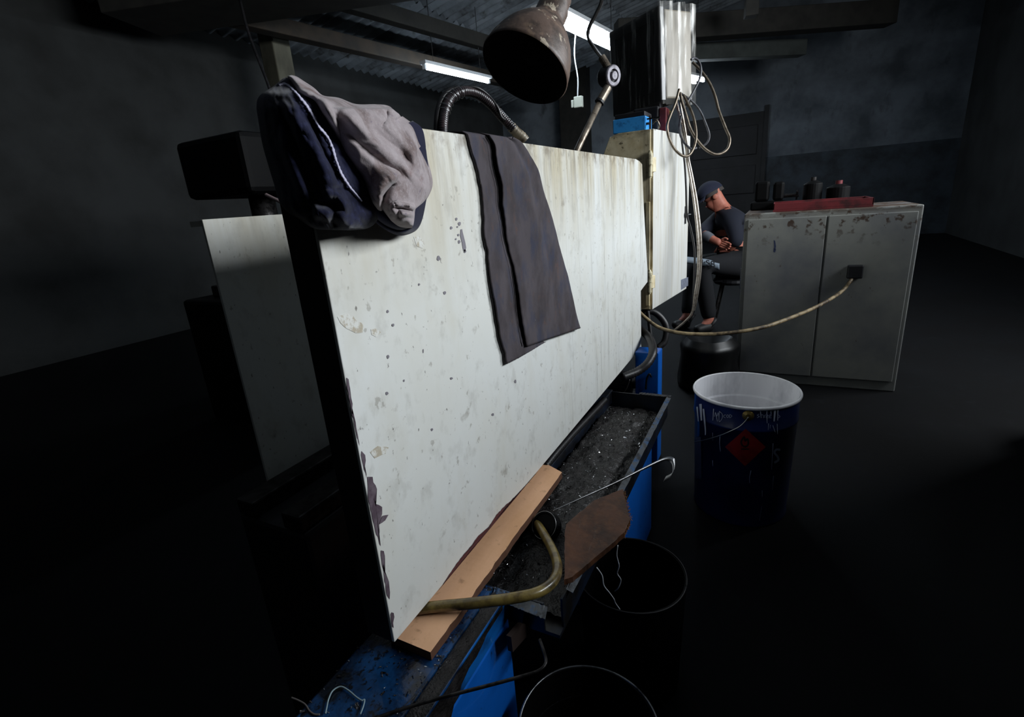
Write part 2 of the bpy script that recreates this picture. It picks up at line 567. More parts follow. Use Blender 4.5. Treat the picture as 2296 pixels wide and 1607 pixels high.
def film_material():
    m = bpy.data.materials.new('clear_film')
    m.use_nodes = True
    N, L = m.node_tree.nodes, m.node_tree.links
    bs = N['Principled BSDF']
    bs.inputs['Base Color'].default_value = (0.8, 0.79, 0.75, 1)
    bs.inputs['Roughness'].default_value = 0.16
    tr = N.new('ShaderNodeBsdfTransparent')
    mx = N.new('ShaderNodeMixShader')
    tc = N.new('ShaderNodeTexCoord')
    mp = N.new('ShaderNodeMapping')
    mp.inputs['Scale'].default_value = (34, 34, 3.0)
    nz = N.new('ShaderNodeTexNoise')
    nz.inputs['Scale'].default_value = 1.0
    nz.inputs['Detail'].default_value = 3
    mr = N.new('ShaderNodeMapRange')
    mr.inputs['From Min'].default_value = 0.54
    mr.inputs['From Max'].default_value = 0.72
    mr.inputs['To Min'].default_value = 0.05
    mr.inputs['To Max'].default_value = 0.60  # streaky opacity puts pale pleat highlights into the film
    L.new(tc.outputs['Object'], mp.inputs['Vector'])
    L.new(mp.outputs['Vector'], nz.inputs['Vector'])
    L.new(nz.outputs['Fac'], mr.inputs['Value'])
    L.new(mr.outputs['Result'], mx.inputs['Fac'])
    L.new(tr.outputs[0], mx.inputs[1])
    L.new(bs.outputs[0], mx.inputs[2])
    L.new(mx.outputs[0], N['Material Output'].inputs['Surface'])
    return m


FILM = film_material()

# ================================================================== THE SETTING
XL, XR, YF, YB = -6.2, 2.75, -3.0, 12.0
roof_z = lambda x: 3.35 + 0.20 * (x - XL)

struct(MB().box((XL - .2, YF - .2, -0.2), (XR + .2, YB + .2, 0)).build('floor', FLOOR), 'dark oily workshop floor')
# back wall with two paint bands
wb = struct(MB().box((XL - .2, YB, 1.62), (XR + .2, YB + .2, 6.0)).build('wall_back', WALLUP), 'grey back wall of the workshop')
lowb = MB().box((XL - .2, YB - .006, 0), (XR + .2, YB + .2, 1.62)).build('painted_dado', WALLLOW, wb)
struct(MB().box((XL - .2, YF, 0), (XL, YB, roof_z(XL) + .1)).build('wall_left', WALLDARK), 'grey left wall of the workshop')
struct(MB().box((XL - .2, YF - .2, 0), (XR + .2, YF, 6.0)).build('wall_front', WALLDARK), 'grey wall behind the viewer')
WY0, WY1, WZ0, WZ1 = 1.0, 4.5, 1.8, 2.95
m_ = MB()
m_.box((XR, YF, 0), (XR + .2, YB, WZ0))
m_.box((XR, YF, WZ1), (XR + .2, YB, 6.0))
m_.box((XR, YF, WZ0), (XR + .2, WY0, WZ1))
m_.box((XR, WY1, WZ0), (XR + .2, YB, WZ1))
struct(m_.build('wall_right', WALLDARK), 'grey right wall with a high window band')
wn = thing('window_1', 'high window band in the right wall', 'window', (XR + .1, (WY0 + WY1) / 2, WZ0))
wn['kind'] = 'structure'
fm = MB()
for y in [WY0 + .03 + i * (WY1 - WY0 - .06) / 5 for i in range(6)]:
    fm.box((XR + .06, y - .03, WZ0), (XR + .12, y + .03, WZ1))
for z in (WZ0 + .03, (WZ0 + WZ1) / 2, WZ1 - .03):
    fm.box((XR + .06, WY0, z - .03), (XR + .12, WY1, z + .03))
fm.build('window_frame', FIXTURE, wn)
for i in range(5):
    y0 = WY0 + .03 + i * (WY1 - WY0 - .06) / 5
    MB().box((XR + .085, y0 + .03, WZ0 + .06), (XR + .09, y0 + (WY1 - WY0 - .06) / 5 - .03, WZ1 - .06)).build('pane', FILM, wn)

# roof: corrugated sheets one by one on a dark deck, sheets overlap in rows
ceil = thing('ceiling', 'corrugated fibre-cement roof over the workshop', 'roof', (0, 0, 3.3))
ceil['kind'] = 'structure'
dk = MB()
dk.hexa([(XL - .2, YF - .2, roof_z(XL - .2) + .16), (XR + .2, YF - .2, roof_z(XR + .2) + .16), (XR + .2, YB + .2, roof_z(XR + .2) + .16), (XL - .2, YB + .2, roof_z(XL - .2) + .16)],
        [(XL - .2, YF - .2, roof_z(XL - .2) + .22), (XR + .2, YF - .2, roof_z(XR + .2) + .22), (XR + .2, YB + .2, roof_z(XR + .2) + .22), (XL - .2, YB + .2, roof_z(XL - .2) + .22)])
dk.build('roof_deck', DARKBEAM, ceil)
SH_L, SH_W = 1.9, 1.06
rows = []
nw = 6 * 8
vs = []
for i in range(2):
    vs.append([Vector((i * SH_L, j * SH_W / nw, 0.028 * math.sin(2 * math.pi * j / 8) + i * SH_L * 0.20)) for j in range(nw + 1)])
proto = MB().grid(vs).build('roof_sheet', SHEETROOF, ceil, smooth=True)
first = True
for a in range(5):
    for b in range(14):
        x = XL - .1 + a * (SH_L - .08)
        y = YF + b * (SH_W - .0)
        o = proto if first else proto.copy()
        if not first:
            COL.objects.link(o)
        first = False
        o.parent = ceil
        o.matrix_parent_inverse = Matrix.Translation((0, 0, -3.3))
        o.location = (x, y, roof_z(x) + 0.04 + 0.016 * (a % 2) - .012 * (b % 2))

# beams under the roof
def beam(name, a, b, w, h, m, label):
    return struct(MB().bar(a, b, w, h).build(name, m, bevel=0.01), label)


def ext(a, b, s, e):
    d = (b - a)
    return a + d * s, a + d * e


A, B = ext(PZ(660, 70, 3.15), PZ(1090, 172, 3.15), -0.35, 1.6)
beam('trim_1', A, B, 0.16, 0.16, RUSTBEAM, 'rusty brown roof beam above the left tube light')
A, B = ext(PZ(905, 42, 3.4), PZ(1090, 97, 3.4), -0.6, 2.2)
beam('trim_2', A, B, 0.14, 0.18, DARKBEAM, 'dark roof beam behind the lamp shade')
A, B = ext(PZ(575, 52, 3.05), PZ(1040, -14, 3.05), -0.5, 1.9)
d = (B - A).normalized()
side = Vector((d.y, -d.x, 0))
if side.y > 0:
    side = -side
beam('trim_3', A + side * .35 + Vector((0, 0, .25)), B + side * .35 + Vector((0, 0, .25)), 0.7, 0.5, DARKBEAM, 'wide dark girder across the top left')
A, B = PZ(877, 103, 3.22), PZ(877, 48, 3.40)
beam('trim_4', PZ(877, 104, 3.2), PZ(877, 104, 3.2) + Vector((0, 0, .55)), 0.05, 0.05, DARKBEAM, 'short iron hanger between two roof beams')
# beams on the right side
for i, (p, q, z, w, h, lab) in enumerate([((1560, 62), (2000, 30), 3.3, .25, .3, 'dark cross beam above the wrapped monitor'),
                                     ((1560, 118), (1800, 108), 3.1, .2, .22, 'greenish cross beam over the back wall'),
                                     ((1670, 20), (1700, 15), 3.2, .16, .2, 'short stub of roof beam at the top right')]):
    A, B = ext(PZ(*p, z), PZ(*q, z), -0.4 if i < 2 else 0, 1.0)
    beam('trim_%d' % (5 + i), A, B, w, h, [DARKBEAM, CONCRETE, DARKBEAM][i], lab)
# painted column on the left
cA = PY(592, 70, 4.6)
struct(MB().box((cA.x - .13, cA.y, 0), (cA.x + .10, cA.y + .25, 3.3)).build('trim_8', OLIVECOL, bevel=.015), 'olive painted column at the left')
# a dark recess and jambs in the back wall
bR, bL = PY(1715, 245, YB), PY(1545, 272, YB)
zt = bR.z - .03
dr = thing('door_1', 'large dark doorway in the back wall', 'door', ((bL.x + bR.x) / 2, YB, 0))
dr['kind'] = 'structure'
MB().box((bL.x, YB - .03, 0), (bR.x, YB - .008, zt)).build('door_leaf', DOORDARK, dr)
for i in range(3):
    MB().box((bL.x + .1, YB - .05, .2 + i * .75), (bR.x - .1, YB - .03, .75 + i * .75)).build('door_panel', DOORDARK, dr, bevel=.01)
MB().box((bL.x - .12, YB - .06, 0), (bL.x, YB - .006, zt + .1)).build('jamb', DOORBROWN, dr)
MB().box((bR.x, YB - .06, 0), (bR.x + .08, YB - .006, zt + .1)).build('jamb', DOORDARK, dr)
bR2, bL2 = PY(1322, 150, YB), PY(1263, 150, YB)
struct(MB().box((bL2.x, YB - .35, 0), (bR2.x, YB - .006, 4.6)).build('trim_9', DARKBEAM), 'dark pillar on the back wall behind the lamp arm')

# ------------------------------------------------------------------ tube lights
def tube_light(a, b, n, label, drop=True):
    a, b = Vector(a), Vector(b)
    mid = (a + b) / 2
    t = thing('tube_light', label, 'ceiling light', (mid.x, mid.y, a.z - .05), group='hanging tube lights')
    MB().bar(a + Vector((0, 0, .045)), b + Vector((0, 0, .045)), .11 if n == 1 else .26, .04).build('housing', FIXTURE, t, bevel=.006)
    d = (b - a).normalized()
    s = Vector((d.y, -d.x, 0))
    for k in range(n):
        off = s * ((k - (n - 1) / 2) * .15)
        MB().tube([a + d * .05 + off - Vector((0, 0, .012)), b - d * .05 + off - Vector((0, 0, .012))], .021, 12).build('tube', TUBEGLOW, t, smooth=True)
        for e in (a + d * .03, b - d * .03):
            MB().box(e + off - Vector((.02, .02, .035)), e + off + Vector((.02, .02, .02))).build('end_cap', FIXTURE, t)
    for e in (.15, .85):
        p = a.lerp(b, e)
        MB().tube([p + Vector((0, 0, .055)), Vector((p.x, p.y, roof_z(p.x) + .02))], .004, 6).build('hanger_wire', DARKSTEEL, t)
    return t


zt_ = 2.9
tube_light(PZ(948, 148, zt_), PZ(1098, 182, zt_), 1, 'single tube light hanging left of the lamp shade')
tube_light(PZ(1215, 22, zt_), PZ(1392, 108, zt_), 2, 'bright double tube light between lamp shade and lamp arm')
tube_light(PZ(1500, 168, zt_), PZ(1570, 182, zt_), 2, 'far tube light peeking out behind the wrapped monitor')

# pull cord with switch under the double light
ptop = PZ(1290, 74, 2.895)
pbot = Vector((ptop.x, ptop.y, PY(1297, 216, ptop.y).z))
pc = thing('pull_switch', 'small pale switch box hanging on a white cord', 'switch', (pbot.x, pbot.y, pbot.z - .1))
MB().tube(crom([ptop, ptop.lerp(pbot, .35) + Vector((-.02, 0, 0)), ptop.lerp(pbot, .7) + Vector((.01, 0, 0)), pbot], 6), .008, 6).build('cord', FIXTURE, pc, smooth=True)
c0 = pbot + Vector((0.01, 0, -.06))
MB().box(c0 - Vector((.05, .03, .06)), c0 + Vector((.05, .03, .06))).build('switch_body', PLASTICBOX, pc, bevel=.008)
MB().box(c0 - Vector((.085, .02, .05)), c0 + Vector((-.055, .02, .03))).build('lever', PLASTICBOX, pc, bevel=.004)

# ================================================================== THE MACHINE
GX, GY0, GY1, GZ0, GZ1, GT = -0.5, 0.453, 2.15, 0.4915, 1.27, 0.056
guard = thing('machine_guard', 'large stained off-white sheet metal machine guard with flaking paint', 'machine guard', (GX - .03, 1.3, GZ0))
# front sheet: outline with rounded far corner and the bulged, notched far edge
edge = [(1440, 368), (1443, 450), (1448, 540), (1452, 605), (1452, 632), (1437, 652), (1438, 781)]
poly = [Vector((GX, GY0, GZ0)), Vector((GX, GY0, GZ1)), Vector((GX, GY1 - .09, GZ1 + .002)), Vector((GX, GY1 - .03, GZ1 - .004))]
poly += [PX(x, y, GX) for x, y in edge]
poly[-1].z = GZ0
MB().prism(poly, (-.006, 0, 0)).build('front_sheet', GUARD, guard, bevel=.0015)
MB().box((GX - GT, GY0, GZ1 - .006), (GX - .004, GY1 - .05, GZ1)).build('top_flange', GUARD, guard, bevel=.001)
MB().box((GX - GT, GY0 - .0005, GZ0), (GX - .0062, GY0 + .006, GZ1 - .006)).build('end_plate', ENDBLACK, guard, bevel=.001)
MB().box((GX - GT, GY0 + .006, GZ0), (GX - GT + .005, GY1 - .05, GZ1 - .006)).build('rear_sheet', GUARD, guard)
MB().box((GX - GT, GY0 + .006, GZ0), (GX - .006, GY1 - .08, GZ0 + .006)).build('bottom_flange', ENDBLACK, guard)


def patch(name, pts, m, off=.0006, plane=GX, parent=guard):
    P = [PX(x, y, plane) for x, y in pts]
    for p in P:
        p.y = max(p.y, GY0)
        p.z = max(p.z, GZ0)
    cen = sum(P, Vector()) / len(P)
    # refine outline with small raggedness
    out = []
    n = len(P)
    for i in range(n):
        a, b = P[i], P[(i + 1) % n]
        out.append(a)
        L_ = (b - a).length
        k = int(L_ / .006)
        nv = Vector((0, -(b - a).z, (b - a).y)).normalized() if L_ > 1e-6 else Vector()
        for j in range(1, k):
            q = a.lerp(b, j / k)
            w = noise.noise(q * 160) * .0022
            q = q + nv * w
            q.y = max(q.y, GY0)
            q.z = max(q.z, GZ0)
            out.append(q)
    vs = [v + Vector((off, 0, 0)) for v in out]
    n = len(vs)
    vs.append(cen + Vector((off, 0, 0)))
    return new_mesh(name, vs, [(i, (i + 1) % n, n) for i in range(n)], m, parent)


def crop(c, x0, y0, s):
    return [(x0 + x * s, y0 + y * s) for x, y in c]


s4 = 230 / 754
for pts in [
    [(140, 290), (180, 290), (185, 330), (212, 380), (205, 405), (190, 440), (188, 455), (200, 470), (205, 490), (250, 512), (250, 560), (240, 600), (228, 640), (232, 690), (225, 735), (240, 800), (200, 690), (160, 500), (145, 430)],
    [(240, 830), (262, 835), (270, 870), (265, 905), (255, 950), (270, 1000), (300, 1060), (308, 1140), (305, 1190), (285, 1160), (262, 1000), (245, 900)],
    [(318, 1285), (335, 1290), (340, 1320), (330, 1365), (335, 1400), (325, 1390), (312, 1300)],
    [(98, 100), (125, 130), (130, 170), (120, 230), (135, 270), (135, 300), (110, 200), (95, 130)],
]:
    patch('bare_patch', crop(pts, 780, 980, s4), UNDERCOAT)
patch('bare_patch', crop([(252, 575), (295, 568), (270, 610), (225, 640), (240, 600)], 780, 980, s4), UNDERCOAT, .0012)
patch('bare_patch', [(776, 846), (781, 850), (785, 880), (790, 905), (788, 925), (794, 935), (800, 970), (806, 1000), (796, 960), (786, 910), (778, 870)], UNDERCOAT)
s6 = 660 / 1871
patch('primer_patch', crop([(1612, 45), (1608, 75), (1560, 130), (1500, 200), (1420, 300), (1330, 400), (1230, 520), (1110, 660), (1010, 790), (965, 845), (985, 790), (1040, 700), (1110, 600), (1180, 520), (1225, 455), (1290, 400), (1340, 320), (1390, 270), (1440, 225), (1520, 140)], 640, 1040, s6), PRIMER)
# grey paint spots on the guard (zoom of 540..1160 x 480..1040)
s3 = 620 / 1779


def spot(cx, cy, rx, ry, m=SPOT):
    pts = [(cx + math.cos(a) * rx * (1 + .2 * math.sin(3 * a + cx)), cy + math.sin(a) * ry) for a in [2 * math.pi * k / 9 for k in range(9)]]
    patch('paint_spot', crop(pts, 540, 480, s3), m, .0007)


for cx, cy, rx, ry in [(1352, 88, 8, 10), (1385, 32, 7, 10), (1405, 62, 9, 13), (1392, 82, 5, 6), (1398, 134, 7, 8), (1382, 160, 5, 6), (1403, 178, 8, 12), (1270, 283, 11, 17), (1310, 506, 9, 11), (945, 917, 8, 13), (1765, 1075, 6, 12),
                       (978, 713, 8, 10), (943, 625, 7, 10), (938, 1152, 9, 11), (1353, 1056, 9, 8), (1145, 452, 6, 8), (1048, 1070, 5, 8), (1620, 1288, 8, 9), (1228, 1385, 7, 9), (1172, 880, 3, 14), (1440, 238, 8, 12)]:
    spot(cx, cy, rx, ry)
patch('paint_spot', crop([(1412, 98), (1422, 96), (1432, 140), (1442, 180), (1448, 215), (1440, 245), (1430, 235), (1420, 180), (1410, 140)], 540, 480, s3), SPOT, .0007)
# rubbed grime marks
GRIME = mat('grime_smear', '#b0a795', 0.7, layers=[dict(col='#d6d6d0', scale=(1, 110, 90), lo=0.44, hi=0.56)])
patch('grime_mark', crop([(620, 660), (680, 640), (720, 650), (750, 690), (790, 710), (785, 760), (740, 765), (700, 745), (660, 720), (640, 700)], 540, 480, s3), GRIME, .0004)
patch('grime_mark', crop([(835, 740), (870, 735), (900, 760), (870, 790), (840, 775)], 540, 480, s3), GRIME, .0004)
patch('grime_mark', crop([(1110, 145), (1150, 140), (1185, 190), (1170, 220), (1130, 205)], 540, 480, s3), GRIME, .0004)
patch('grime_mark', crop([(830, 1530), (880, 1490), (950, 1500), (930, 1540), (860, 1570)], 540, 480, s3), GRIME, .0004)

# rear guard of the machine, facing the light over the front guard
RGX = -.955
rg = thing('rear_guard', 'pale stained rear machine guard standing left of the dark end plate', 'machine guard', (RGX, 1.3, 0))
rzt = PX(590, 483, RGX).z
MB().box((RGX - .006, .60, .5), (RGX, 1.9, rzt)).build('front_sheet', GUARD, rg, bevel=.001)
MB().box((RGX - .04, .60, rzt - .012), (RGX - .006, 1.9, rzt - .002)).build('top_flange', GUARD, rg)
for y in (.75, 1.8):
    MB().box((RGX - .035, y - .03, 0), (RGX - .0065, y + .03, .6)).build('leg', ENDBLACK, rg)
# dark lathe body between the guards
lb = thing('lathe_bed', 'dark oily lathe bed running between the two guards', 'machine bed', (-.83, 1.3, 0))
MB().box((-.92, .50, 0), (-.73, 2.3, .60)).build('casting', BLACKIRON, lb, bevel=.01)
for x in (-.89, -.76):
    MB().box((x - .025, .50, .60), (x + .025, 2.3, .635)).build('guide_rail', DARKSTEEL, lb, bevel=.004)
hs = thing('headstock', 'dark headstock block behind the arched hose', 'machine part', (-.83, 2.1, .64))
MB().box((-.95, 1.95, .64), (-.62, 2.34, 1.16)).build('body', BLACKIRON, hs, bevel=.02)
MB().lathe([(.0, 0), (.12, 0), (.12, .06), (.05, .06), (.05, .02), (.0, .02)], (-.78, 1.95, .9), (0, -1, 0), 32).build('chuck', DARKSTEEL, hs)

# ---- blue bed ledge and pedestals
LZ = .450
led = thing('bed_ledge', 'oily dark blue ledge with chips under the white guard', 'machine bed', (-.5, .5, .3))
MB().box((-.585, -.15, LZ - .05), (-.437, .66, LZ)).build('top_plate', BLUE_OILY, led, bevel=.004)
MB().box((-.575, .66, LZ - .05), (-.508, 1.72, LZ)).build('rail', TRAYIN, led, bevel=.003)
MB().box((-.437, -.15, LZ - .05), (-.4045, .655, LZ - .006)).build('gutter', GREASE, led, bevel=.003)
MB().box((-.4045, -.15, LZ - .05), (-.402, .652, LZ + .0005)).build('edge_strip', BLUE_EDGE, led, bevel=.0008)
pn = thing('near_pedestal', 'bright blue enamelled pedestal at the bottom of the picture', 'machine base', (-.5, .25, 0))
MB().box((-.58, -.15, 0), (-.402, .65, LZ - .05)).build('casing', BLUE, pn, bevel=.006)
# greasy streaked band along the top of the blue side
band = MB()
rows = []
for i in range(2):
    rows.append([Vector((-.4015, -.1 + j * .73 / 60, (LZ - .003) if i == 0 else (LZ - .012 - .042 * (1 + .8 * noise.noise(Vector((j * .21, 3, 0))) + .5 * noise.noise(Vector((j * .9, 6, 0)))) * max(.05, min(1, (57 - j) / 14))))) for j in range(61)])
band.grid(rows).build('grease_band', GREASE, pn)

pf = thing('far_pedestal', 'blue base cabinet under the far half of the chip tray', 'machine base', (-.45, 1.3, 0))
MB().box((-.56, 1.11, 0), (-.325, 1.55, .375)).build('casing', BLUE, pf, bevel=.006)
MB().box((-.325, 1.11, 0), (-.318, 1.36, .35)).build('cover_plate', BLUE, pf, bevel=.003)
pr = thing('blue_post', 'upright blue post behind the far rim of the chip tray', 'machine base', (-.45, 2.06, 0))
px0, px1, pzt = PY(1424, 850, 2.02).x, PY(1476, 850, 2.02).x, PY(1450, 790, 2.02).z
MB().box((px0, 2.02, 0), (px1, 2.10, pzt)).build('post', BLUE, pr, bevel=.004)
MB().tube(crom([PY(1460, 845, 2.015), PY(1456, 838, 2.01), PY(1450, 850, 2.012), PY(1448, 872, 2.016)], 6), .004, 6).build('hook', BLACKRUB, pr, smooth=True)

# ---- chip tray
TX0, TX1, TY0, TY1, TZ, TF = -.506, -.303, .66, 1.70, .45, .385
tray = thing('chip_tray', 'blue chip tray with worn rim, full of black greasy swarf', 'tray', (-.4, 1.2, TF))
MB().box((TX0, TY0, TF - .008), (TX1, TY1, TF)).build('pan', TRAYIN, tray)
MB().box((TX1 - .004, TY0 + .02, TF), (TX1, TY1, TZ)).build('side_wall', TRAYIN, tray)
MB().box((TX0, TY1 - .004, TF), (TX1, TY1, TZ)).build('side_wall', TRAYIN, tray)
MB().box((TX0, TY0, TF), (TX1 - .03, TY0 + .004, TZ - .004)).build('side_wall', TRAYIN, tray)


def wavy_rim(a, b, w, m, up=.0):
    """rim strip from a to b, w = width vector"""
    rows = []
    for k in range(2):
        rows.append([a.lerp(b, j / 60) + w * k + Vector((noise.noise(Vector((j * .5, k, 1))) * .0015, noise.noise(Vector((j * .5, k, 5))) * .0015, noise.noise(Vector((j * .33, k, 9))) * .0015 + up * k)) for j in range(61)])
    return MB().grid(rows)


wavy_rim(Vector((TX1 - .003, TY0 + .045, TZ)), Vector((TX1 - .003, TY1, TZ)), Vector((.014, 0, -.004)), TRAYRIM).build('rim', TRAYRIM, tray, solid=.002)
wavy_rim(Vector((TX0 + .10, TY1 - .002, TZ)), Vector((TX1 + .01, TY1 - .002, TZ)), Vector((0, .018, 0)), TRAYRIM).build('rim', TRAYIN, tray, solid=.002)
wavy_rim(Vector((TX0 + .07, TY0 + .004, TZ - .004)), Vector((TX1 - .02, TY0 - .002, TZ - .006)), Vector((.004, -.022, -.006)), TRAYRIM).build('rim', TRAYRIM, tray, solid=.002)
# swarf heap
rows = []
for i in range(120):
    y = lerp(TY0 + .03, TY1 - .02, i / 119)
    r = []
    for j in range(40):
        x = lerp(TX0 + .002, TX1 - .006, j / 39)
        u = j / 39
        e = min(1, u / .05, (1 - u) / .35) ** .8
        v = i / 119
        e2 = min(1, v / .22, (1 - v) / .16)
        h = (.012 + .030 * max(0, e) * max(0, e2)) + .007 * noise.noise(Vector((x * 22, y * 22, 0))) + .006 * noise.noise(Vector((x * 60, y * 60, 3))) + .003 * noise.noise(Vector((x * 160, y * 160, 3)))
        r.append(Vector((x, y, TF + max(.002, h))))
    rows.append(r)
hp = MB().grid(rows).build('swarf_heap', GREASE, tray, smooth=True)
hp['kind'] = 'stuff'


def chips(name, n, fn, parent, smin, smax, m):
    mb = MB()
    for _ in range(n):
        p = fn()
        s = random.uniform(smin, smax) * (1 if random.random() < .9 else 2.2)
        a = random.uniform(0, 6.28)
        d = Vector((math.cos(a), math.sin(a), random.uniform(-.4, .6)))
        e = Vector((-math.sin(a), math.cos(a), random.uniform(-.6, .6))) * random.uniform(.25, .5)
        nrm = d.cross(e).normalized() * s * .25
        mb.add([p - d * s - e * s, p + d * s - e * s + nrm, p + d * s + e * s, p - d * s + e * s + nrm], [(0, 1, 2), (0, 2, 3)])
    o = mb.build(name, m, parent, recalc=False)
    o['kind'] = 'stuff'
    return o


def heap_pt():
    i, j = random.randrange(4, 118), random.randrange(1, 36)
    return rows[i][j] + Vector((0, 0, .0015))


chips('bright_chips', 420, heap_pt, tray, .0008, .0022, SHINY)
chips('dull_chips', 1600, heap_pt, tray, .001, .003, GREASE)
chips('bright_chips', 110, lambda: Vector((random.uniform(-.583, -.44), random.uniform(.15, .65), LZ + .0015)), led, .0006, .002, SHINY)
chips('dull_chips', 380, lambda: Vector((random.uniform(-.583, -.415), random.uniform(.1, .65), LZ + .001)), led, .0008, .0022, GREASE)

# ---- tan board under the guard
Bd = [(905, 1437), (965, 1462), (1260, 1058), (1236, 1037)]
bp = [PZ(x, y, .468) for x, y in Bd]
bp[0].x -= .03
bp[3].x -= .03
board = thing('cardboard_strip', 'long tan cardboard strip wedged under the white guard', 'cardboard', sum(bp, Vector()) / 4 - Vector((0, 0, .02)))
n_ = 40
top = []
for i in range(n_ + 1):
    t = i / n_
    a, b = bp[0].lerp(bp[3], t), bp[1].lerp(bp[2], t)
    jag = .0035 * noise.noise(Vector((t * 25, 0, 2))) * (1 if t < .7 else .4)
    top.append((a, b + Vector((jag, 0, -.0015 * math.sin(t * 9)))))
mb = MB()
mb.grid([[p + Vector((0, 0, 0)), q] for p, q in top]).build('face', CARD, board)
mb = MB()
mb.grid([[q, q - Vector((0, 0, .017))] for p, q in top])
mb.grid([[top[0][0], top[0][1]], [top[0][0] - Vector((0, 0, .017)), top[0][1] - Vector((0, 0, .017))]])
mb.grid([[top[-1][0], top[-1][1]], [top[-1][0] - Vector((0, 0, .017)), top[-1][1] - Vector((0, 0, .017))]])
mb.grid([[p - Vector((0, 0, .017)), q - Vector((0, 0, .017))] for p, q in top])
mb.build('cut_edge', CARDEDGE, board)

# ---- hoses and tools around the tray
hz = [PZ(880, 1372, .480), PZ(975, 1360, .480), PZ(1060, 1352, .484), PZ(1140, 1342, .486), PZ(1205, 1328, .482), PZ(1240, 1303, .475), PZ(1250, 1272, .468), PZ(1240, 1235, .458), PZ(1218, 1195, .448), PZ(1192, 1155, .438), PZ(1165, 1120, .43)]
cable('coolant_hose', hz, .0098, BRASSHOSE, 'oily yellow-brown hose bent across the tan cardboard strip', 'hose', 14)
cable('bellows_hose', [PZ(1222, 1046, .462), PZ(1248, 1013, .466), PZ(1284, 972, .466), PZ(1320, 934, .462), PZ(1356, 896, .450)], .010, BLACKRUB, 'black ribbed hose along the lower edge of the guard', 'hose', 12, ribs=(.012, .2))

# brown oil-soaked board
bo = [(1266, 1200), (1268, 1176), (1330, 1122), (1396, 1096), (1404, 1130), (1412, 1163), (1400, 1192), (1372, 1218), (1320, 1262), (1285, 1293), (1266, 1300), (1266, 1250)]
zs = lambda x, y: .462 + (1300 - y) * .00018 - (x - 1255) * .00004
bpts = [PZ(x, y, zs(x, y)) for x, y in bo]
ob = thing('oily_board', 'brown oil-soaked board with a frayed end on the tray rim', 'board', sum(bpts, Vector()) / len(bpts) - Vector((0, 0, .012)))
nb = MB()
den = [bpts[i].lerp(bpts[(i + 1) % len(bpts)], j / 8) for i in range(len(bpts)) for j in range(8)]
den = [p + Vector((noise.noise(p * 90) * .002, noise.noise(p * 90 + Vector((5, 0, 0))) * .002, 0)) for p in den]
cen = sum(den, Vector()) / len(den)
k_ = len(den)
rings = [[cen.lerp(p, f) + Vector((0, 0, .003 * noise.noise(cen.lerp(p, f) * 45))) for p in den + den[:1]] for f in (.02, .35, .7, 1.0)]
rings.append([p - Vector((0, 0, .013)) for p in den + den[:1]])
rings.append([cen.lerp(p, .02) - Vector((0, 0, .013)) for p in den + den[:1]])
nb.v, nb.f = [], []
nb.prism(den, (0, 0, -.013)).build('slab', OILBOARD, ob)
fb = MB()
for i in range(150):
    t = random.random()
    p = bpts[3].lerp(bpts[4], t * 3) if t < .33 else (bpts[4].lerp(bpts[5], (t - .33) * 3) if t < .66 else bpts[5].lerp(bpts[6], (t - .66) * 3))
    d = Vector((random.uniform(.1, 1), random.uniform(-.6, .8), random.uniform(-.8, .5))).normalized() * random.uniform(.002, .009)
    fb.tube([p - d * .3 - Vector((0, 0, .004)), p + d * .5 - Vector((0, 0, .004)), p + d + Vector((0, 0, random.uniform(-.008, .002)))], .0004, 3)
o_ = fb.build('frayed_fibres', FIBRE, ob)
o_['kind'] = 'stuff'

# chip hook: bright flat bar with a curled end
hk = [PZ(1240, 1145, .492), PZ(1300, 1118, .497), PZ(1380, 1082, .50), PZ(1440, 1052, .505), PZ(1480, 1033, .508), PZ(1498, 1028, .508), PZ(1509, 1034, .503), PZ(1511, 1050, .49), PZ(1504, 1066, .478), PZ(1490, 1074, .470)]
c = crom(hk, 8)
rws = []
for i, p in enumerate(c):
    f = min(1, .25 + .75 * i / (len(c) * .75))
    wv = Vector((.25, .75, .55)).normalized() * .0085 * f
    rws.append([p - wv, p + wv])
hook = tag(MB().grid(rws).build('chip_hook', STEEL, solid=.0012, smooth=True), 'bright flat metal strip with a curled end across the tray', 'hook')

# black cup lying against the board
cp = thing('metal_disc', 'small black metal disc standing between hose and brown board', 'disc', PZ(1232, 1200, .44))
c0 = PZ(1228, 1170, .452)
ax = Vector((-.15, -.75, .65)).normalized()
MB().lathe([(.001, 0), (.030, 0), (.031, .002), (.031, .028), (.027, .030), (.025, .026), (.001, .026)], c0 + Vector((.0, .01, -.02)), ax, 28).build('body', DRUMBLACK, cp, smooth=False)
ring = [(c0 + Vector((.0, .01, -.02))) + ax * .029 + (ax.orthogonal().normalized() * math.cos(a) + ax.cross(ax.orthogonal().normalized()) * math.sin(a)) * .0305 for a in [2 * math.pi * k / 30 for k in range(31)]]
MB().tube(ring, .0008, 6).build('rim', STEEL, cp, smooth=True)

# bent rod in front of the blue pedestal
rod = [PZ(760, 1640, LZ + .006), PZ(900, 1590, LZ + .007), PZ(1000, 1561, LZ + .012), PZ(1100, 1535, LZ + .016), PZ(1180, 1513, LZ + .018), PZ(1208, 1503, LZ + .019), PZ(1222, 1490, LZ + .02), PZ(1223, 1472, LZ + .02), PZ(1210, 1433, LZ + .025)]
cable('bent_rod', rod, .0026, DARKSTEEL, 'thin dark bent rod crossing the blue pedestal', 'rod', 10)
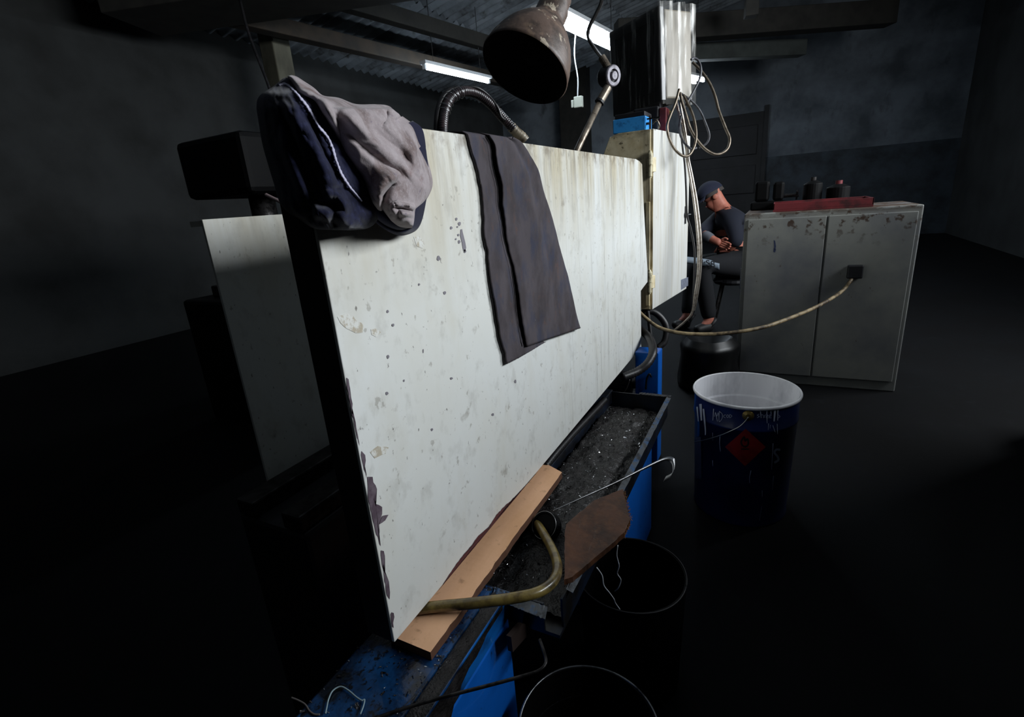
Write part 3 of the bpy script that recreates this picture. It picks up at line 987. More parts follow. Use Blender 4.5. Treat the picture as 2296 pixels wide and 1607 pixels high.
# strings on the ledge
s5 = 355 / 2296
st1 = [PZ(x, y, LZ + .004) for x, y in crop([(1195, 1030), (1215, 930), (1240, 820), (1300, 700), (1410, 640), (1520, 690), (1640, 790), (1720, 840), (1760, 830), (1745, 920), (1700, 1040)], 545, 1440, s5)]
cable('pale_string', st1, .0012, STRING, 'loop of pale blue string on the oily ledge', 'string', 6)
st2 = [PZ(x, y, LZ + .002) for x, y in crop([(700, 800), (800, 840), (900, 900), (960, 990), (1030, 1040), (1110, 1045)], 545, 1440, s5)]
cable('grey_string', st2, .0014, STRINGGREY, 'short frayed grey string left of the pale string', 'string', 6)
cable('curled_wire', [PZ(888, 1596, LZ + .003), PZ(915, 1575, LZ + .003), PZ(930, 1560, LZ + .003)], .0005, DARKSTEEL, 'very short dark wire beside the bent rod', 'wire', 6)
# brown slat leaning under the tray
sl = [PX(1150, 1462, -.37), PX(1203, 1402, -.37), PX(1172, 1398, -.37), PX(1146, 1428, -.37)]
tag(MB().prism(sl, (-.01, 0, 0)).build('brown_slat', mat('brown_slat', '#22120b', .8)), 'small brown slat in the gap below the tray', 'slat')
SWARFW = mat('pale_swarf', '#e6e9ec', .4, metal=.4)
for pts, lab in [([(1385, 1222), (1383, 1245), (1388, 1268), (1384, 1285), (1392, 1300), (1386, 1318), (1378, 1325)], 'thin bright swarf wire dangling under the brown board, right strand'),
            ([(1338, 1272), (1350, 1290), (1354, 1312), (1366, 1328), (1376, 1342), (1380, 1352), (1390, 1366)], 'thin bright swarf wire dangling under the brown board, left strand')]:
    cable('swarf_wire', [PZ(x, y, lerp(.455, .33, i / 6)) for i, (x, y) in enumerate(pts)], .0012, SWARFW, lab, 'swarf', 6, 6, group='swarf wires under the brown board')

# ================================================================== CLOTHS
RS = 420 / 1776.0


def rp(cx, cy):                      # zoom coordinates -> photo pixels
    return 570 + cx * RS, 160 + cy * RS


def corner_pt(cx, cy, h):
    """point on the guard's corner (front sheet / end plate) lifted by h"""
    x, y = rp(cx, cy)
    d = wd(x, y)
    t1 = (GX + h) / d.x
    t2 = (GY0 - h) / d.y
    k = 60.0
    m = max(t1 * F_PX, t2 * F_PX)
    t = (m + math.log(math.exp(k * (t1 * F_PX - m)) + math.exp(k * (t2 * F_PX - m))) / k - .004) / F_PX
    return EYE + d * t


import numpy as np


def folds_np(P, folds):
    """P: (n, 2) zoom coordinates -> added height; kinds: r ridge, v valley, s step (left-hand side of the stroke in y-down coordinates raised)"""
    H = np.zeros(len(P))
    for kind, poly, amp, w in folds:
        pl = np.array([tuple(q)[:2] for q in crom([Vector((a, b, 0)) for a, b in poly], 5)])
        best = np.full(len(P), 1e9)
        sg = np.ones(len(P))
        al = np.zeros(len(P))
        n = len(pl) - 1
        for k in range(n):
            a, b = pl[k], pl[k + 1]
            d = b - a
            L2 = d @ d
            if L2 < 1e-9:
                continue
            t = np.clip(((P - a) @ d) / L2, 0, 1)
            dd = np.hypot(*(P - (a + t[:, None] * d)).T)
            cr = d[0] * (P[:, 1] - a[1]) - d[1] * (P[:, 0] - a[0])
            m = dd < best
            best[m] = dd[m]
            sg[m] = np.where(cr[m] > 0, 1, -1)
            al[m] = (k + t[m]) / n
        fade = np.clip(np.minimum(al / .2, (1 - al) / .2), 0, 1)
        if kind in 'rv':
            H += (1 if kind == 'r' else -1) * amp * np.maximum(fade, .2) * np.exp(-(best / w) ** 2)
        else:
            sd = -best * sg
            H += amp * fade * .5 * (1 + np.tanh(sd / 12.0)) * np.exp(-(np.maximum(sd, 0) / (w * 3)) ** 2) * np.exp(-(np.maximum(-sd, 0) / (w * 3)) ** 2)
            H -= .12 * amp * fade * .5 * (1 - np.tanh(sd / 12.0)) * np.exp(-(np.maximum(-sd, 0) / (w * 1.2)) ** 2)
    return H


def wrinkle(x, y, ang, f1, f2, seed):
    c, s_ = math.cos(ang), math.sin(ang)
    u, v = x * c + y * s_, -x * s_ + y * c
    wv = noise.noise(Vector((x * .004, y * .004, seed + 20)))
    q = noise.noise(Vector((u * f1 + wv, v * f2 + wv * 1.5, seed)))
    return (1 - abs(q) * 2.2)


def sheet_rows(Lb, Rb, nr, nc, hfun, folds, wr=()):
    """ruled patch between two boundary polylines in zoom coordinates"""
    Ls = resample(crom([Vector((a, b, 0)) for a, b in Lb], 8), nr)
    Rsm = resample(crom([Vector((a, b, 0)) for a, b in Rb], 8), nr)
    pts, hs_ = [], []
    for i in range(nr):
        v = i / (nr - 1)
        for j in range(nc):
            u = j / (nc - 1)
            p = Ls[i].lerp(Rsm[i], u)
            h = hfun(u, v, p)
            edge_ = min(1, u / .06, (1 - u) / .06)
            for (ang, f1, f2, amp, seed) in wr:
                h += amp * wrinkle(p.x, p.y, ang, f1, f2, seed) * (.3 + .7 * edge_)
            pts.append((p.x, p.y))
            hs_.append(h)
    H = np.array(hs_) + folds_np(np.array(pts), folds)
    return [[corner_pt(*pts[i * nc + j], float(H[i * nc + j])) for j in range(nc)] for i in range(nr)]


garment = thing('work_jacket', 'crumpled navy and grey work jacket hung over the near corner of the white guard', 'jacket', (-.5, .5, 1.1))
ez = lambda u: max(0.0, math.sin(math.pi * min(max(u, 0), 1))) ** .55
# --- navy body
navL = [(300, 62), (190, 150), (60, 240), (32, 330), (50, 470), (85, 680), (140, 880), (195, 1060), (250, 1240), (330, 1330), (430, 1390), (520, 1455), (600, 1485), (660, 1478), (705, 1440)]
navR = [(360, 62), (470, 160), (640, 260), (760, 420), (880, 600), (980, 800), (1060, 980), (1120, 1120), (1160, 1250), (1180, 1330), (1150, 1420), (1080, 1475), (980, 1490), (880, 1495), (790, 1478)]
nav_folds = [
    ('r', [(240, 250), (360, 420), (520, 640), (640, 860), (720, 1080), (760, 1140)], .014, 85),
    ('v', [(250, 300), (330, 540), (430, 800), (500, 1020), (575, 1230)], .018, 34),
    ('r', [(240, 480), (320, 760), (410, 1000), (490, 1210)], .010, 50),
    ('v', [(440, 330), (560, 560), (650, 760), (750, 950), (790, 1120)], .010, 24),
    ('r', [(640, 1190), (720, 1165), (800, 1190), (850, 1260), (870, 1380)], .014, 40),
    ('v', [(600, 1220), (640, 1260), (720, 1270), (760, 1330)], .014, 30),
    ('r', [(560, 1400), (620, 1330), (690, 1360), (680, 1430)], .014, 55),
    ('v', [(520, 1270), (550, 1330), (545, 1400)], .012, 22),
    ('v', [(740, 1330), (750, 1420), (770, 1480)], .010, 26),
    ('r', [(800, 1300), (860, 1420), (930, 1480)], .010, 40),
    ('s', [(1000, 1210), (900, 1090), (820, 950), (760, 780), (690, 620), (600, 510), (510, 360), (410, 225), (330, 140)], .007, 40),
]


def nav_h(u, v, p):
    base = .010 + .045 * ez(u * .86 + .07) * min(1, v / .22) * (1 - .55 * max(0, (v - .8) / .2))
    if v < .14:
        base -= (.14 - v) / .14 * .045
    if u < .1:
        base -= (.1 - u) * .10
    return base


nr = sheet_rows(navL, navR, 120, 90, nav_h, nav_folds, [(1.05, .004, .014, .003, 3), (1.2, .010, .03, .0012, 9)])
# cloth goes over the guard's top and hangs down behind
bk = []
for k, (dx, dz) in enumerate([(-.10, -.16), (-.10, -.10), (-.085, -.04), (-.05, -.008)]):
    bk.append([Vector((min(p.x, -.53) + dx * .55, p.y + .03, max(p.z + dz, 1.1))) for p in nr[0]])
wrapf = lambda row, k: [row[0] + (row[0] - EYE).normalized() * t * k + Vector((.012 * t * k / .02 if t > .03 else 0, 0, 0)) for t in (.07, .045, .02)] + row
MB_rows = [wrapf(r, .03) for r in bk] + [wrapf(r, min(1, .03 + n / 14)) for n, r in enumerate(nr)]
nav_o = MB().grid(MB_rows).build('navy_body', NAVY, garment, smooth=True, solid=.003)
sm_ = nav_o.modifiers.new('relax', 'SMOOTH')
sm_.factor = .5
sm_.iterations = 3
nav_o.modifiers.move(1, 0)

# --- navy lower hem that passes under the grey lining and shows at the right
hemL = [(900, 1080), (960, 1180), (1040, 1290), (1130, 1400), (1230, 1480), (1330, 1535), (1420, 1545), (1530, 1500), (1585, 1400), (1625, 1210), (1655, 1050), (1628, 800), (1590, 560), (1495, 475)]
hemR = [(1000, 1020), (1060, 1110), (1130, 1210), (1200, 1290), (1280, 1360), (1350, 1400), (1400, 1410), (1440, 1390), (1460, 1330), (1480, 1200), (1500, 1050), (1490, 800), (1460, 620), (1400, 520)]
hm = sheet_rows(hemL, hemR, 90, 24, lambda u, v, p: .012 + .030 * math.sin(math.pi * min(1, u * .55 + .05)) - (.012 if v > .85 else 0),
                [('v', [(1000, 1210), (1130, 1360), (1260, 1460), (1400, 1500), (1520, 1440)], .006, 12)])
MB().grid(hm).build('hem', NAVYBAND, garment, smooth=True, solid=.003)

# --- grey lining turned outwards
grL = [(318, 55), (350, 75), (400, 150), (430, 205), (560, 260), (640, 380), (720, 500), (800, 640), (840, 760), (920, 880), (990, 970), (1050, 1070), (1090, 1160), (1150, 1270), (1230, 1370), (1300, 1440), (1380, 1482), (1500, 1478)]
grR = [(350, 46), (400, 60), (470, 105), (560, 165), (650, 240), (800, 262), (960, 320), (1150, 322), (1270, 335), (1340, 390), (1440, 460), (1510, 520), (1580, 680), (1630, 820), (1670, 960), (1684, 1070), (1655, 1160), (1610, 1225), (1540, 1262), (1508, 1400)]
gr_folds = [
    ('s', [(880, 860), (835, 720), (800, 580), (755, 450), (705, 340), (655, 250)], .014, 26),
    ('s', [(1060, 600), (1030, 490), (975, 405), (900, 340), (800, 275)], .011, 34),
    ('v', [(1195, 530), (1238, 475), (1256, 420), (1245, 350)], .006, 15),
    ('s', [(1570, 990), (1524, 850), (1538, 720), (1528, 620), (1500, 540), (1420, 455)], .011, 20),
    ('s', [(1250, 1370), (1195, 1290), (1205, 1190), (1250, 1110), (1320, 1035), (1380, 960)], .022, 36),
    ('v', [(1330, 1030), (1250, 1120), (1200, 1220)], .014, 40),
    ('s', [(1540, 1280), (1430, 1262), (1345, 1250), (1275, 1285)], .026, 22),
    ('s', [(1520, 1350), (1440, 1335), (1370, 1325)], .016, 14),
    ('v', [(1300, 1290), (1400, 1290), (1510, 1320)], .022, 26),
    ('r', [(1290, 1310), (1330, 1340), (1310, 1400)], .010, 22),
    ('r', [(1340, 1420), (1430, 1400), (1500, 1440)], .008, 30),
    ('s', [(1180, 1270), (1135, 1190), (1105, 1110), (1050, 1030)], .008, 24),
    ('s', [(1640, 1120), (1560, 1050), (1480, 960), (1400, 870)], .005, 30),
    ('s', [(760, 560), (700, 430), (640, 320), (560, 240)], .006, 16),
    ('r', [(660, 330), (770, 560), (900, 780), (1040, 960), (1140, 1100)], .006, 45),
    ('v', [(740, 350), (880, 560), (1050, 740), (1250, 900), (1400, 980)], .005, 38),
    ('r', [(800, 330), (980, 520), (1160, 690), (1350, 850), (1580, 1030)], .007, 48),
    ('v', [(1080, 500), (1220, 640), (1380, 760), (1500, 900)], .0035, 36),
    ('r', [(1130, 400), (1300, 560), (1430, 700), (1520, 860)], .005, 40),
    ('v', [(1300, 420), (1400, 540), (1480, 660)], .002, 26),
    ('r', [(1330, 400), (1440, 540), (1500, 640)], .004, 26),
]


def gr_h(u, v, p):
    w = .020 + .056 * (1 - math.exp(-u / .12)) * (1 - .50 * u ** 1.8) * min(1, .25 + v / .35) * (1 - .35 * max(0, (v - .8) / .2))
    if p.y < 360:
        t = max(0, min(1, u)) ** 3
        w -= .045 * t
    if v > .5:
        w -= .045 * max(0, (u - .86) / .14) ** 1.5
    if v < .12:
        w -= (.12 - v) / .12 * .04
    return w


gr = sheet_rows(grL, grR, 210, 180, gr_h, gr_folds, [(.85, .0018, .007, .0022, 1), (.7, .003, .014, .0008, 5)])
lin_o = MB().grid(gr).build('grey_lining', GREYCLOTH, garment, smooth=True, solid=.003)
sm_ = lin_o.modifiers.new('relax', 'SMOOTH')
sm_.factor = .5
sm_.iterations = 5
lin_o.modifiers.move(1, 0)
# --- white piping
seam = resample(crom([Vector((x, y, 0)) for x, y in [(232, 128), (290, 122), (340, 150), (420, 235), (500, 330), (560, 430), (610, 520), (690, 620), (745, 740), (775, 850), (830, 980), (900, 1090), (960, 1160), (1020, 1230)]], 8), 120)
rw = []
nLs = resample(crom([Vector((a, b, 0)) for a, b in navL], 8), 120)
flat = [(p, rp_) for p, rp_ in zip(seam, seam)]
from mathutils.kdtree import KDTree
# lift the piping onto the navy surface by looking the surface up in view direction
kd = KDTree(120 * 90)
Lr = resample(crom([Vector((a, b, 0)) for a, b in navL], 8), 120)
Rr = resample(crom([Vector((a, b, 0)) for a, b in navR], 8), 120)
idx = 0
store = []
for i in range(120):
    for j in range(90):
        q = Lr[i].lerp(Rr[i], j / 89)
        kd.insert(q, idx)
        store.append(nr[i][j])
        idx += 1
kd.balance()
for i, p in enumerate(seam):
    t = (seam[min(i + 1, 119)] - seam[max(i - 1, 0)]).normalized()
    nvec = Vector((t.y, -t.x, 0))
    wdt = (9 if i < 95 else 9 * (119 - i) / 24 + 2) * (1 + .25 * math.sin(i * 1.7))
    r_ = []
    for k in (-1, 0, 1):
        q = p + nvec * wdt * k
        hits = kd.find_n(q, 6)
        dep_ = min((store[h[1]] - EYE).length for h in hits)
        x, y = rp(q.x, q.y)
        d = wd(x, y).normalized()
        r_.append(EYE + d * (dep_ - .006 - (.002 if k == 0 else 0)))
    rw.append(r_)
MB().grid(rw).build('piping', PIPING, garment, smooth=True, solid=.0015)

# ---- charcoal cloth strip over the guard's top edge
apron = thing('canvas_cloth', 'charcoal canvas cloth with a frayed overlapping flap hung over the white guard', 'cloth', (-.5, 1.05, .9))
AS = 280 / 818.0
ap = lambda c: [(1030 + x * AS, 280 + y * AS) for x, y in c]


def hanging(Lb, Rb, off, name, m, wav, nrows=90, ncols=40, over=True):
    Lw = resample([PX(p.x, p.y, GX + off) for p in crom([Vector((x, y, 0)) for x, y in ap(Lb)], 10)], nrows)
    Rw = resample([PX(p.x, p.y, GX + off) for p in crom([Vector((x, y, 0)) for x, y in ap(Rb)], 10)], nrows)
    rows = []
    for i in range(nrows):
        v = i / (nrows - 1)
        jl = Vector((0, noise.noise(Vector((i * .45, off * 900, 0))) * .0022, 0))
        jr = Vector((0, noise.noise(Vector((i * .45, off * 900, 7))) * .0012, 0))
        a, b = Lw[i] + jl, Rw[i] + jr
        r = []
        for j in range(ncols):
            u = j / (ncols - 1)
            p = a.lerp(b, u)
            p.x += wav(u, v) + .0015 * noise.noise(Vector((p.y * 14, p.z * 9, 2)))
            if i == nrows - 1:
                p.z += .0016 * noise.noise(Vector((j * 1.3, 1, 1)))
            r.append(p)
        rows.append(r)
    pre = []
    if over:
        topz = GZ1 + .004 + off * .4
        for dx, z in [(-.085, GZ1 - .22), (-.082, GZ1 - .08), (-.075, GZ1 - .008), (-.055, topz + .001), (-.025, topz + .002), (-.006, topz)]:
            pre.append([Vector((GX + dx, p.y + (.02 if dx < -.07 else 0), z)) for p in rows[0]])
        for p in rows[0]:
            p.z = min(p.z, GZ1 + .002)
    return MB().grid(pre + rows).build(name, m, apron, smooth=True, solid=.0022)


Lu = [(55, 62), (75, 150), (105, 250), (130, 350), (150, 480), (158, 600), (160, 720), (182, 830), (190, 950), (210, 1080), (228, 1180), (245, 1300), (265, 1410), (290, 1490), (298, 1565)]
Ru = [(190, 72), (240, 190), (290, 330), (310, 450), (330, 600), (370, 760), (400, 900), (430, 1040), (450, 1160), (470, 1260), (490, 1320), (520, 1360), (540, 1400), (560, 1420), (575, 1420)]
hanging(Lu, Ru, .005, 'under_layer', APRON, lambda u, v: .004 * math.sin(u * 3 + 1) * v)
Lo = [(185, 70), (215, 130), (225, 220), (240, 310), (262, 400), (268, 520), (290, 640), (300, 720), (325, 830), (350, 920), (365, 1020), (378, 1120), (385, 1220), (400, 1320), (415, 1400), (425, 1450)]
Ro = [(330, 76), (395, 115), (450, 200), (505, 295), (540, 430), (575, 540), (610, 660), (640, 770), (668, 880), (700, 990), (720, 1080), (740, 1160), (755, 1230), (770, 1290), (783, 1330)]


def over_wav(u, v):
    w = .004 + .010 * math.exp(-((u - .62 + .25 * v) / .16) ** 2) * math.sin(math.pi * min(1, v * 1.1)) - .006 * math.exp(-((u - .80 + .2 * v) / .09) ** 2) * (1 - v)
    w += .004 * math.exp(-(u / .12) ** 2) * math.sin(v * 9) * .6
    return w


hanging(Lo, Ro, .0095, 'over_layer', APRON, over_wav)
# thin black frayed strip along the edge between the layers
ed = [PX(p.x, p.y, GX + .0105) for p in crom([Vector((x - 5, y, 0)) for x, y in ap(Lo)], 10)]
ed = [p for p in ed if p.z < GZ1]
MB().tube([p + Vector((0, noise.noise(p * 120) * .0012, 0)) for p in ed], [.0007 + .0011 * max(0, noise.noise(p * 14)) for p in ed], 5).build('frayed_edge', APRONEDGE, apron)
ed = [PX(p.x, p.y, GX + .005) for p in crom([Vector((x - 3, y, 0)) for x, y in ap(Lu)], 10)]
ed = [p for p in ed if p.z < GZ1]
MB().tube([p + Vector((0, noise.noise(p * 120) * .0015, 0)) for p in ed], [.0006 + .0009 * max(0, noise.noise(p * 20)) for p in ed], 5).build('frayed_edge', APRONEDGE, apron)
fr = MB()
for i in range(70):
    p = random.choice(ed)
    d = Vector((random.uniform(0, .5), random.uniform(-1, .3), random.uniform(-.7, .7))).normalized() * random.uniform(.002, .006)
    fr.tube([p, p + d * .5, p + d + Vector((0, 0, -.001))], .0003, 3)
o_ = fr.build('loose_threads', APRONEDGE, apron)
o_['kind'] = 'stuff'

# ================================================================== LAMP
JOINTM = mat('joint_grey', '#8a868e', .55, metal=.2, layers=[dict(col='#56525a', scale=(60, 60, 60), lo=.45, hi=.66)])
lamp = thing('machine_lamp', 'old brown conical machine lamp on a jointed worn metal arm', 'lamp', PD(1295, 345, 1.72))
oc = PD(1176, 157, 1.15)
vr = (oc - EYE).normalized()
rt = (ROT @ Vector((1, 0, 0)))
rt = (rt - vr * rt.dot(vr)).normalized()
dn = vr.cross(rt)
if dn.z > 0:
    dn = -dn
nrm_ = (rt * (-.47) + dn * .88) * .81 - vr * .585
nrm_.normalize()
RO = .1045
k = 1.0
axis = -nrm_
KH = .80
prof_out = [(RO, 0), (RO * 1.015, .004), (RO * 1.0, .012), (RO * .97, .035), (RO * .90, .065), (RO * .80, .095), (RO * .66, .125), (RO * .50, .150), (RO * .40, .165), (RO * .365, .180), (RO * .36, .215), (RO * .30, .235), (RO * .30, .26), (.001, .262)]
prof_in = [(RO * .985, .001), (RO * .96, .035), (RO * .885, .065), (RO * .785, .094), (RO * .64, .122), (RO * .47, .146), (RO * .36, .16), (.001, .165)]
prof_out = [(r, h * KH) for r, h in prof_out]
prof_in = [(r, h * KH) for r, h in prof_in]
o_ = MB().lathe(prof_out, oc, axis, 56).build('shade', LAMPOUT, lamp, smooth=True)
MB().lathe(prof_in, oc, axis, 56).build('shade_inside', LAMPIN, lamp, smooth=True)
neck = oc + axis * .262 * KH
MB().lathe([(.001, .0), (.022, 0), (.022, .03), (.014, .04), (.001, .04)], neck - axis * .005, axis, 20).build('socket', WORNTUBE, lamp)
bulb_o = oc + axis * .075
MB().lathe([(.001, -.045), (.02, -.04), (.029, -.02), (.029, 0), (.018, .03), (.014, .06)], bulb_o, axis, 20).build('bulb', mat('dark_bulb', '#0c0c0e', .9, spec=.1), lamp, smooth=True)  # bulb coloured near black to match the shade inside the lamp
# rod from the joint up over to the shade
nk = neck + axis * .03
goose = [PD(1352, 132, 1.74), PD(1336, 112, 1.73), PD(1320, 86, 1.72), PD(1321, 62, 1.70), PD(1338, 28, 1.66), PD(1349, 0, 1.62), PD(1348, -45, 1.56), PD(1325, -100, 1.48), nk + axis * .10 + (PD(1325, -100, 1.48) - nk) * .35, nk]
MB().tube(crom(goose, 10), .0062, 10).build('bent_rod', STEEL, lamp, smooth=True)
ja, jb = PD(1349, 128, 1.74), PD(1366, 156, 1.74)
MB().tube([ja, jb], .013, 16).build('upper_collar', WORNTUBE, lamp, smooth=False)
jc = PD(1373, 170, 1.74)
# joint: a disc facing the light, turned to the right
jn = Vector((.86, -.48, -.10)).normalized()
MB().lathe([(.001, -.045), (.030, -.045), (.034, -.038), (.034, .0), (.001, .0)], jc, jn, 32).build('joint_body', BLACKIRON, lamp)
MB().lathe([(.021, .0), (.034, .0), (.034, .006), (.031, .009), (.021, .009)], jc, jn, 32, closed=True).build('joint_washer', JOINTM, lamp)
MB().lathe([(.001, .013), (.012, .013), (.014, .011), (.014, .0), (.001, .0)], jc, jn, 24).build('joint_bolt', JOINTM, lamp)
ka, kb = PD(1363, 196, 1.74), PD(1346, 226, 1.74)
MB().tube([ka, kb], .0145, 18).build('lower_collar', WORNTUBE, lamp)
MB().tube([kb, kb + (kb - ka).normalized() * .008], .017, 18).build('clamp_ring', BLACKIRON, lamp)
la, lb_ = kb, PD(1283, 360, 1.72)
MB().tube([la, lb_ + (lb_ - la).normalized() * .12], .0105, 18).build('arm_tube', WORNTUBE, lamp, smooth=True)

# ---- arched hose behind the guard
arch = thing('wrapped_hose', 'black wire-wrapped hose arching up behind the guard', 'hose', PD(1000, 310, 1.06))
hp_ = crom([PD(994, 330, 1.02), PD(993, 280, 1.02), PD(998, 245, 1.03), PD(1012, 218, 1.04), PD(1038, 205, 1.05), PD(1068, 210, 1.07), PD(1098, 232, 1.09), PD(1128, 265, 1.11), PD(1152, 290, 1.12)], 14)
hp_ = resample(hp_, 260)
MB().tube(hp_, [.0098 + (.0005 if i % 4 < 2 else 0) for i in range(260)], 14).build('hose_body', HOSEWRAP, arch, smooth=True)
MB().tube(crom([PD(978, 330, 1.02), PD(979, 270, 1.02), PD(986, 232, 1.03), PD(1003, 206, 1.04), PD(1028, 196, 1.05)], 10), .0055, 8).build('thin_hose', BLACKRUB, arch, smooth=True)
MB().tube(crom([PD(1042, 195, 1.05), PD(1070, 197, 1.06), PD(1095, 214, 1.08), PD(1115, 240, 1.09), PD(1124, 262, 1.10), PD(1140, 274, 1.11)], 10), .003, 8).build('thin_wire', BLACKRUB, arch, smooth=True)
MB().tube(crom([PD(1146, 284, 1.12), PD(1156, 295, 1.125), PD(1168, 305, 1.13), PD(1178, 316, 1.135)], 6), [.0115 + .002 * noise.noise(Vector((i * .9, 0, 0))) for i in range(19)], 12).build('taped_end', TAPE, arch, smooth=True)
for i in (70, 80, 92, 104, 112, 124):
    p = hp_[i]
    t = (hp_[i + 2] - hp_[i - 2]).normalized()
    s_ = t.orthogonal().normalized()
    b_ = t.cross(s_)
    R_ = .0125 + .004 * (i % 3 == 0)
    MB().tube([p + (s_ * math.cos(a) + b_ * math.sin(a)) * R_ + t * .004 * math.sin(a) for a in [2 * math.pi * q / 20 for q in range(21)]], .0006, 5).build('binding_wire', SHINY, arch, smooth=True)

# ================================================================== CONTROL CABINET, MONITOR
CZ0, CZ1, CYN = .612, 1.405, 2.372
cab = thing('control_cabinet', 'beige metal control cabinet with hinged door behind the guard', 'cabinet', (-.7, 2.6, CZ0))
tl = [PY(1341, 352, CYN), PY(1366, 298, CYN), PY(1385, 293, CYN)]
ch = [Vector((-.512, CYN, CZ0)), Vector((-.512, CYN, CZ1)), Vector((tl[2].x, CYN, CZ1)), Vector((tl[1].x, CYN, CZ1 - .012)), Vector((tl[0].x - .01, CYN, CZ1 - .16)), Vector((tl[0].x - .01, CYN, CZ0))]
MB().prism(ch, (0, .42, 0)).build('body', BEIGE, cab, bevel=.003)
# guard flap strip along the corner
MB().box((-.530, CYN - .012, CZ0 + .02), (-.512, CYN - .0005, CZ1 - .30)).build('hinge_rail', BEIGE, cab, bevel=.002)
hx, hy = -.500, CYN + .004
ddir = Vector((.166, 1.277, 0)).normalized()
dn_ = Vector((ddir.y, -ddir.x, 0))
dq = wd(1543, 500)
# door width from the photo's far edge
tt = (dq.x * (hy) - dq.y * (hx)) / (dq.y * ddir.x - dq.x * ddir.y)
DW = abs(tt)
door = MB()
T_ = .022
p0 = Vector((hx, hy, CZ0))
a_, b_ = p0, p0 + ddir * DW
q1 = [a_ - dn_ * T_, a_, b_, b_ - dn_ * T_]
door.hexa(q1, [p + Vector((0, 0, CZ1 - CZ0)) for p in q1])
dobj = door.build('door', DOORP, cab, bevel=.003)
MB().hexa([a_ - dn_ * T_ - ddir * .001, a_ - dn_ * .001 - ddir * .001, a_ - dn_ * .001 + ddir * .0002, a_ - dn_ * T_ + ddir * .0002], [p + Vector((0, 0, CZ1 - CZ0 - .002)) for p in [a_ - dn_ * T_ - ddir * .001, a_ - dn_ * .001 - ddir * .001, a_ - dn_ * .001 + ddir * .0002, a_ - dn_ * T_ + ddir * .0002]]).build('door_edge', BEIGE, dobj)
for zc in (1.26, .745):
    hb = Vector((hx - .012, hy - .014, zc))
    hg = MB()
    hg.lathe([(.001, -.055), (.006, -.055), (.0065, -.05), (.0095, -.048), (.0095, -.002), (.0115, 0), (.0115, .045), (.0095, .048), (.005, .058), (.001, .06)], hb, (0, 0, 1), 18)
    hgo = hg.build('hinge', mat('hinge_cream_%d' % int(zc * 100), '#cfc6a6', .45, layers=[dict(col='#6f5f40', scale=(50, 50, 50), lo=.5, hi=.66, amt=.8)]), cab)
    MB().hexa([hb + Vector(v) for v in ((-.002, -.004, -.03), (.012, .004, -.03), (.022, .022, -.03), (.012, .022, -.03))], [hb + Vector(v) for v in ((-.002, -.004, .03), (.012, .004, .03), (.022, .022, .03), (.012, .022, .03))]).build('hinge_leaf', BEIGE, hgo, bevel=.002)


def on_door(x, y, off=.0008):
    d = wd(x, y)
    t = (p0 + dn_ * off - EYE).dot(dn_) / d.dot(dn_)
    return EYE + d * t


MB().prism([on_door(1527, 627), on_door(1543, 621), on_door(1543, 640), on_door(1527, 650)], dn_ * -.0006).build('sticker', LABELGREY, dobj)
lp = on_door(1537, 482, .004)
MB().lathe([(.001, .018), (.008, .018), (.012, .010), (.014, 0), (.001, 0)], lp - dn_ * .004, dn_, 16).build('door_lock', BLACKIRON, dobj)
MB().bar(lp + Vector((0, 0, -.045)), lp + Vector((0, 0, .045)), .007, .008, upv=dn_).build('lock_bar', BLACKIRON, dobj, bevel=.001)
MB().tube([lp + ddir * .0, lp + ddir * .05 + dn_ * .012], .004, 8).build('lock_key', STEEL, dobj)

# things on the cabinet's top
bb = thing('blue_box', 'small bright blue metal box on top of the beige cabinet', 'box', PY(1413, 290, 2.40))
bz = CZ1 + .001
x0, x1 = PY(1374, 280, 2.39).x, PY(1447, 280, 2.39).x
zt2 = PY(1410, 264, 2.39).z
BLUEBOX = mat('blue_box_paint', '#3aa0ee', .45, layers=[dict(col='#1f68ac', scale=(26, 26, 26), lo=.5, hi=.68), dict(col='#15161a', scale=(30, 30, 30), lo=.62, hi=.7)])
MB().box((x0, 2.39, bz), (x1, 2.52, zt2)).build('body', BLUEBOX, bb, bevel=.003)
MB().box((x0 + .008, 2.395, zt2), (x1 - .004, 2.53, zt2 + .02)).build('lid_rim', BLACKIRON, bb, bevel=.003)
MB().box((x1, 2.40, bz + .02), (x1 + .012, 2.41, bz + .03)).build('latch', STEEL, bb, bevel=.001)
db = thing('dark_red_block', 'dark red and black block lying behind the blue box', 'box', (x0 + .1, 2.6, bz))
MB().box((x0 + .05, 2.56, bz), (x1 + .02, 2.68, zt2 + .055)).build('body', BLACKIRON, db, bevel=.006)
MB().box((x1 + .022, 2.565, bz), (x1 + .055, 2.64, zt2 + .045)).build('red_end', REDTIN, db, bevel=.004)
cl_ = thing('small_fittings', 'small steel clips standing beside the blue box', 'fitting', (x1 + .03, 2.41, bz))
MB().box((x1 + .015, 2.395, bz), (x1 + .022, 2.405, bz + .055)).build('pin', STEEL, cl_)
MB().box((x1 + .005, 2.395, bz + .04), (x1 + .06, 2.402, bz + .046)).build('bar', DARKSTEEL, cl_)
MB().tube(crom([Vector((x1 + .03, 2.39, bz + .02)), Vector((x1 + .05, 2.38, bz + .03)), Vector((x1 + .06, 2.385, bz + .01)), Vector((x1 + .055, 2.4, bz))], 6), .004, 8).build('elbow', WORNTUBE, cl_, smooth=True)

mon = thing('wrapped_monitor', 'dark readout monitor wrapped in clear plastic film on a post', 'monitor', PD(1480, 285, 2.42))
mt0 = PD(1477, 8, 2.32)
upm = Vector((-.04, 0, 1)).normalized()
MH = .41
mb0 = mt0 - upm * MH
fl = wd(480, 455)
fl = (fl - upm * fl.dot(upm)).normalized()
FW = .37
sd_ = (upm.cross(fl)).normalized()
if sd_.x < 0:
    sd_ = -sd_
SD = .225


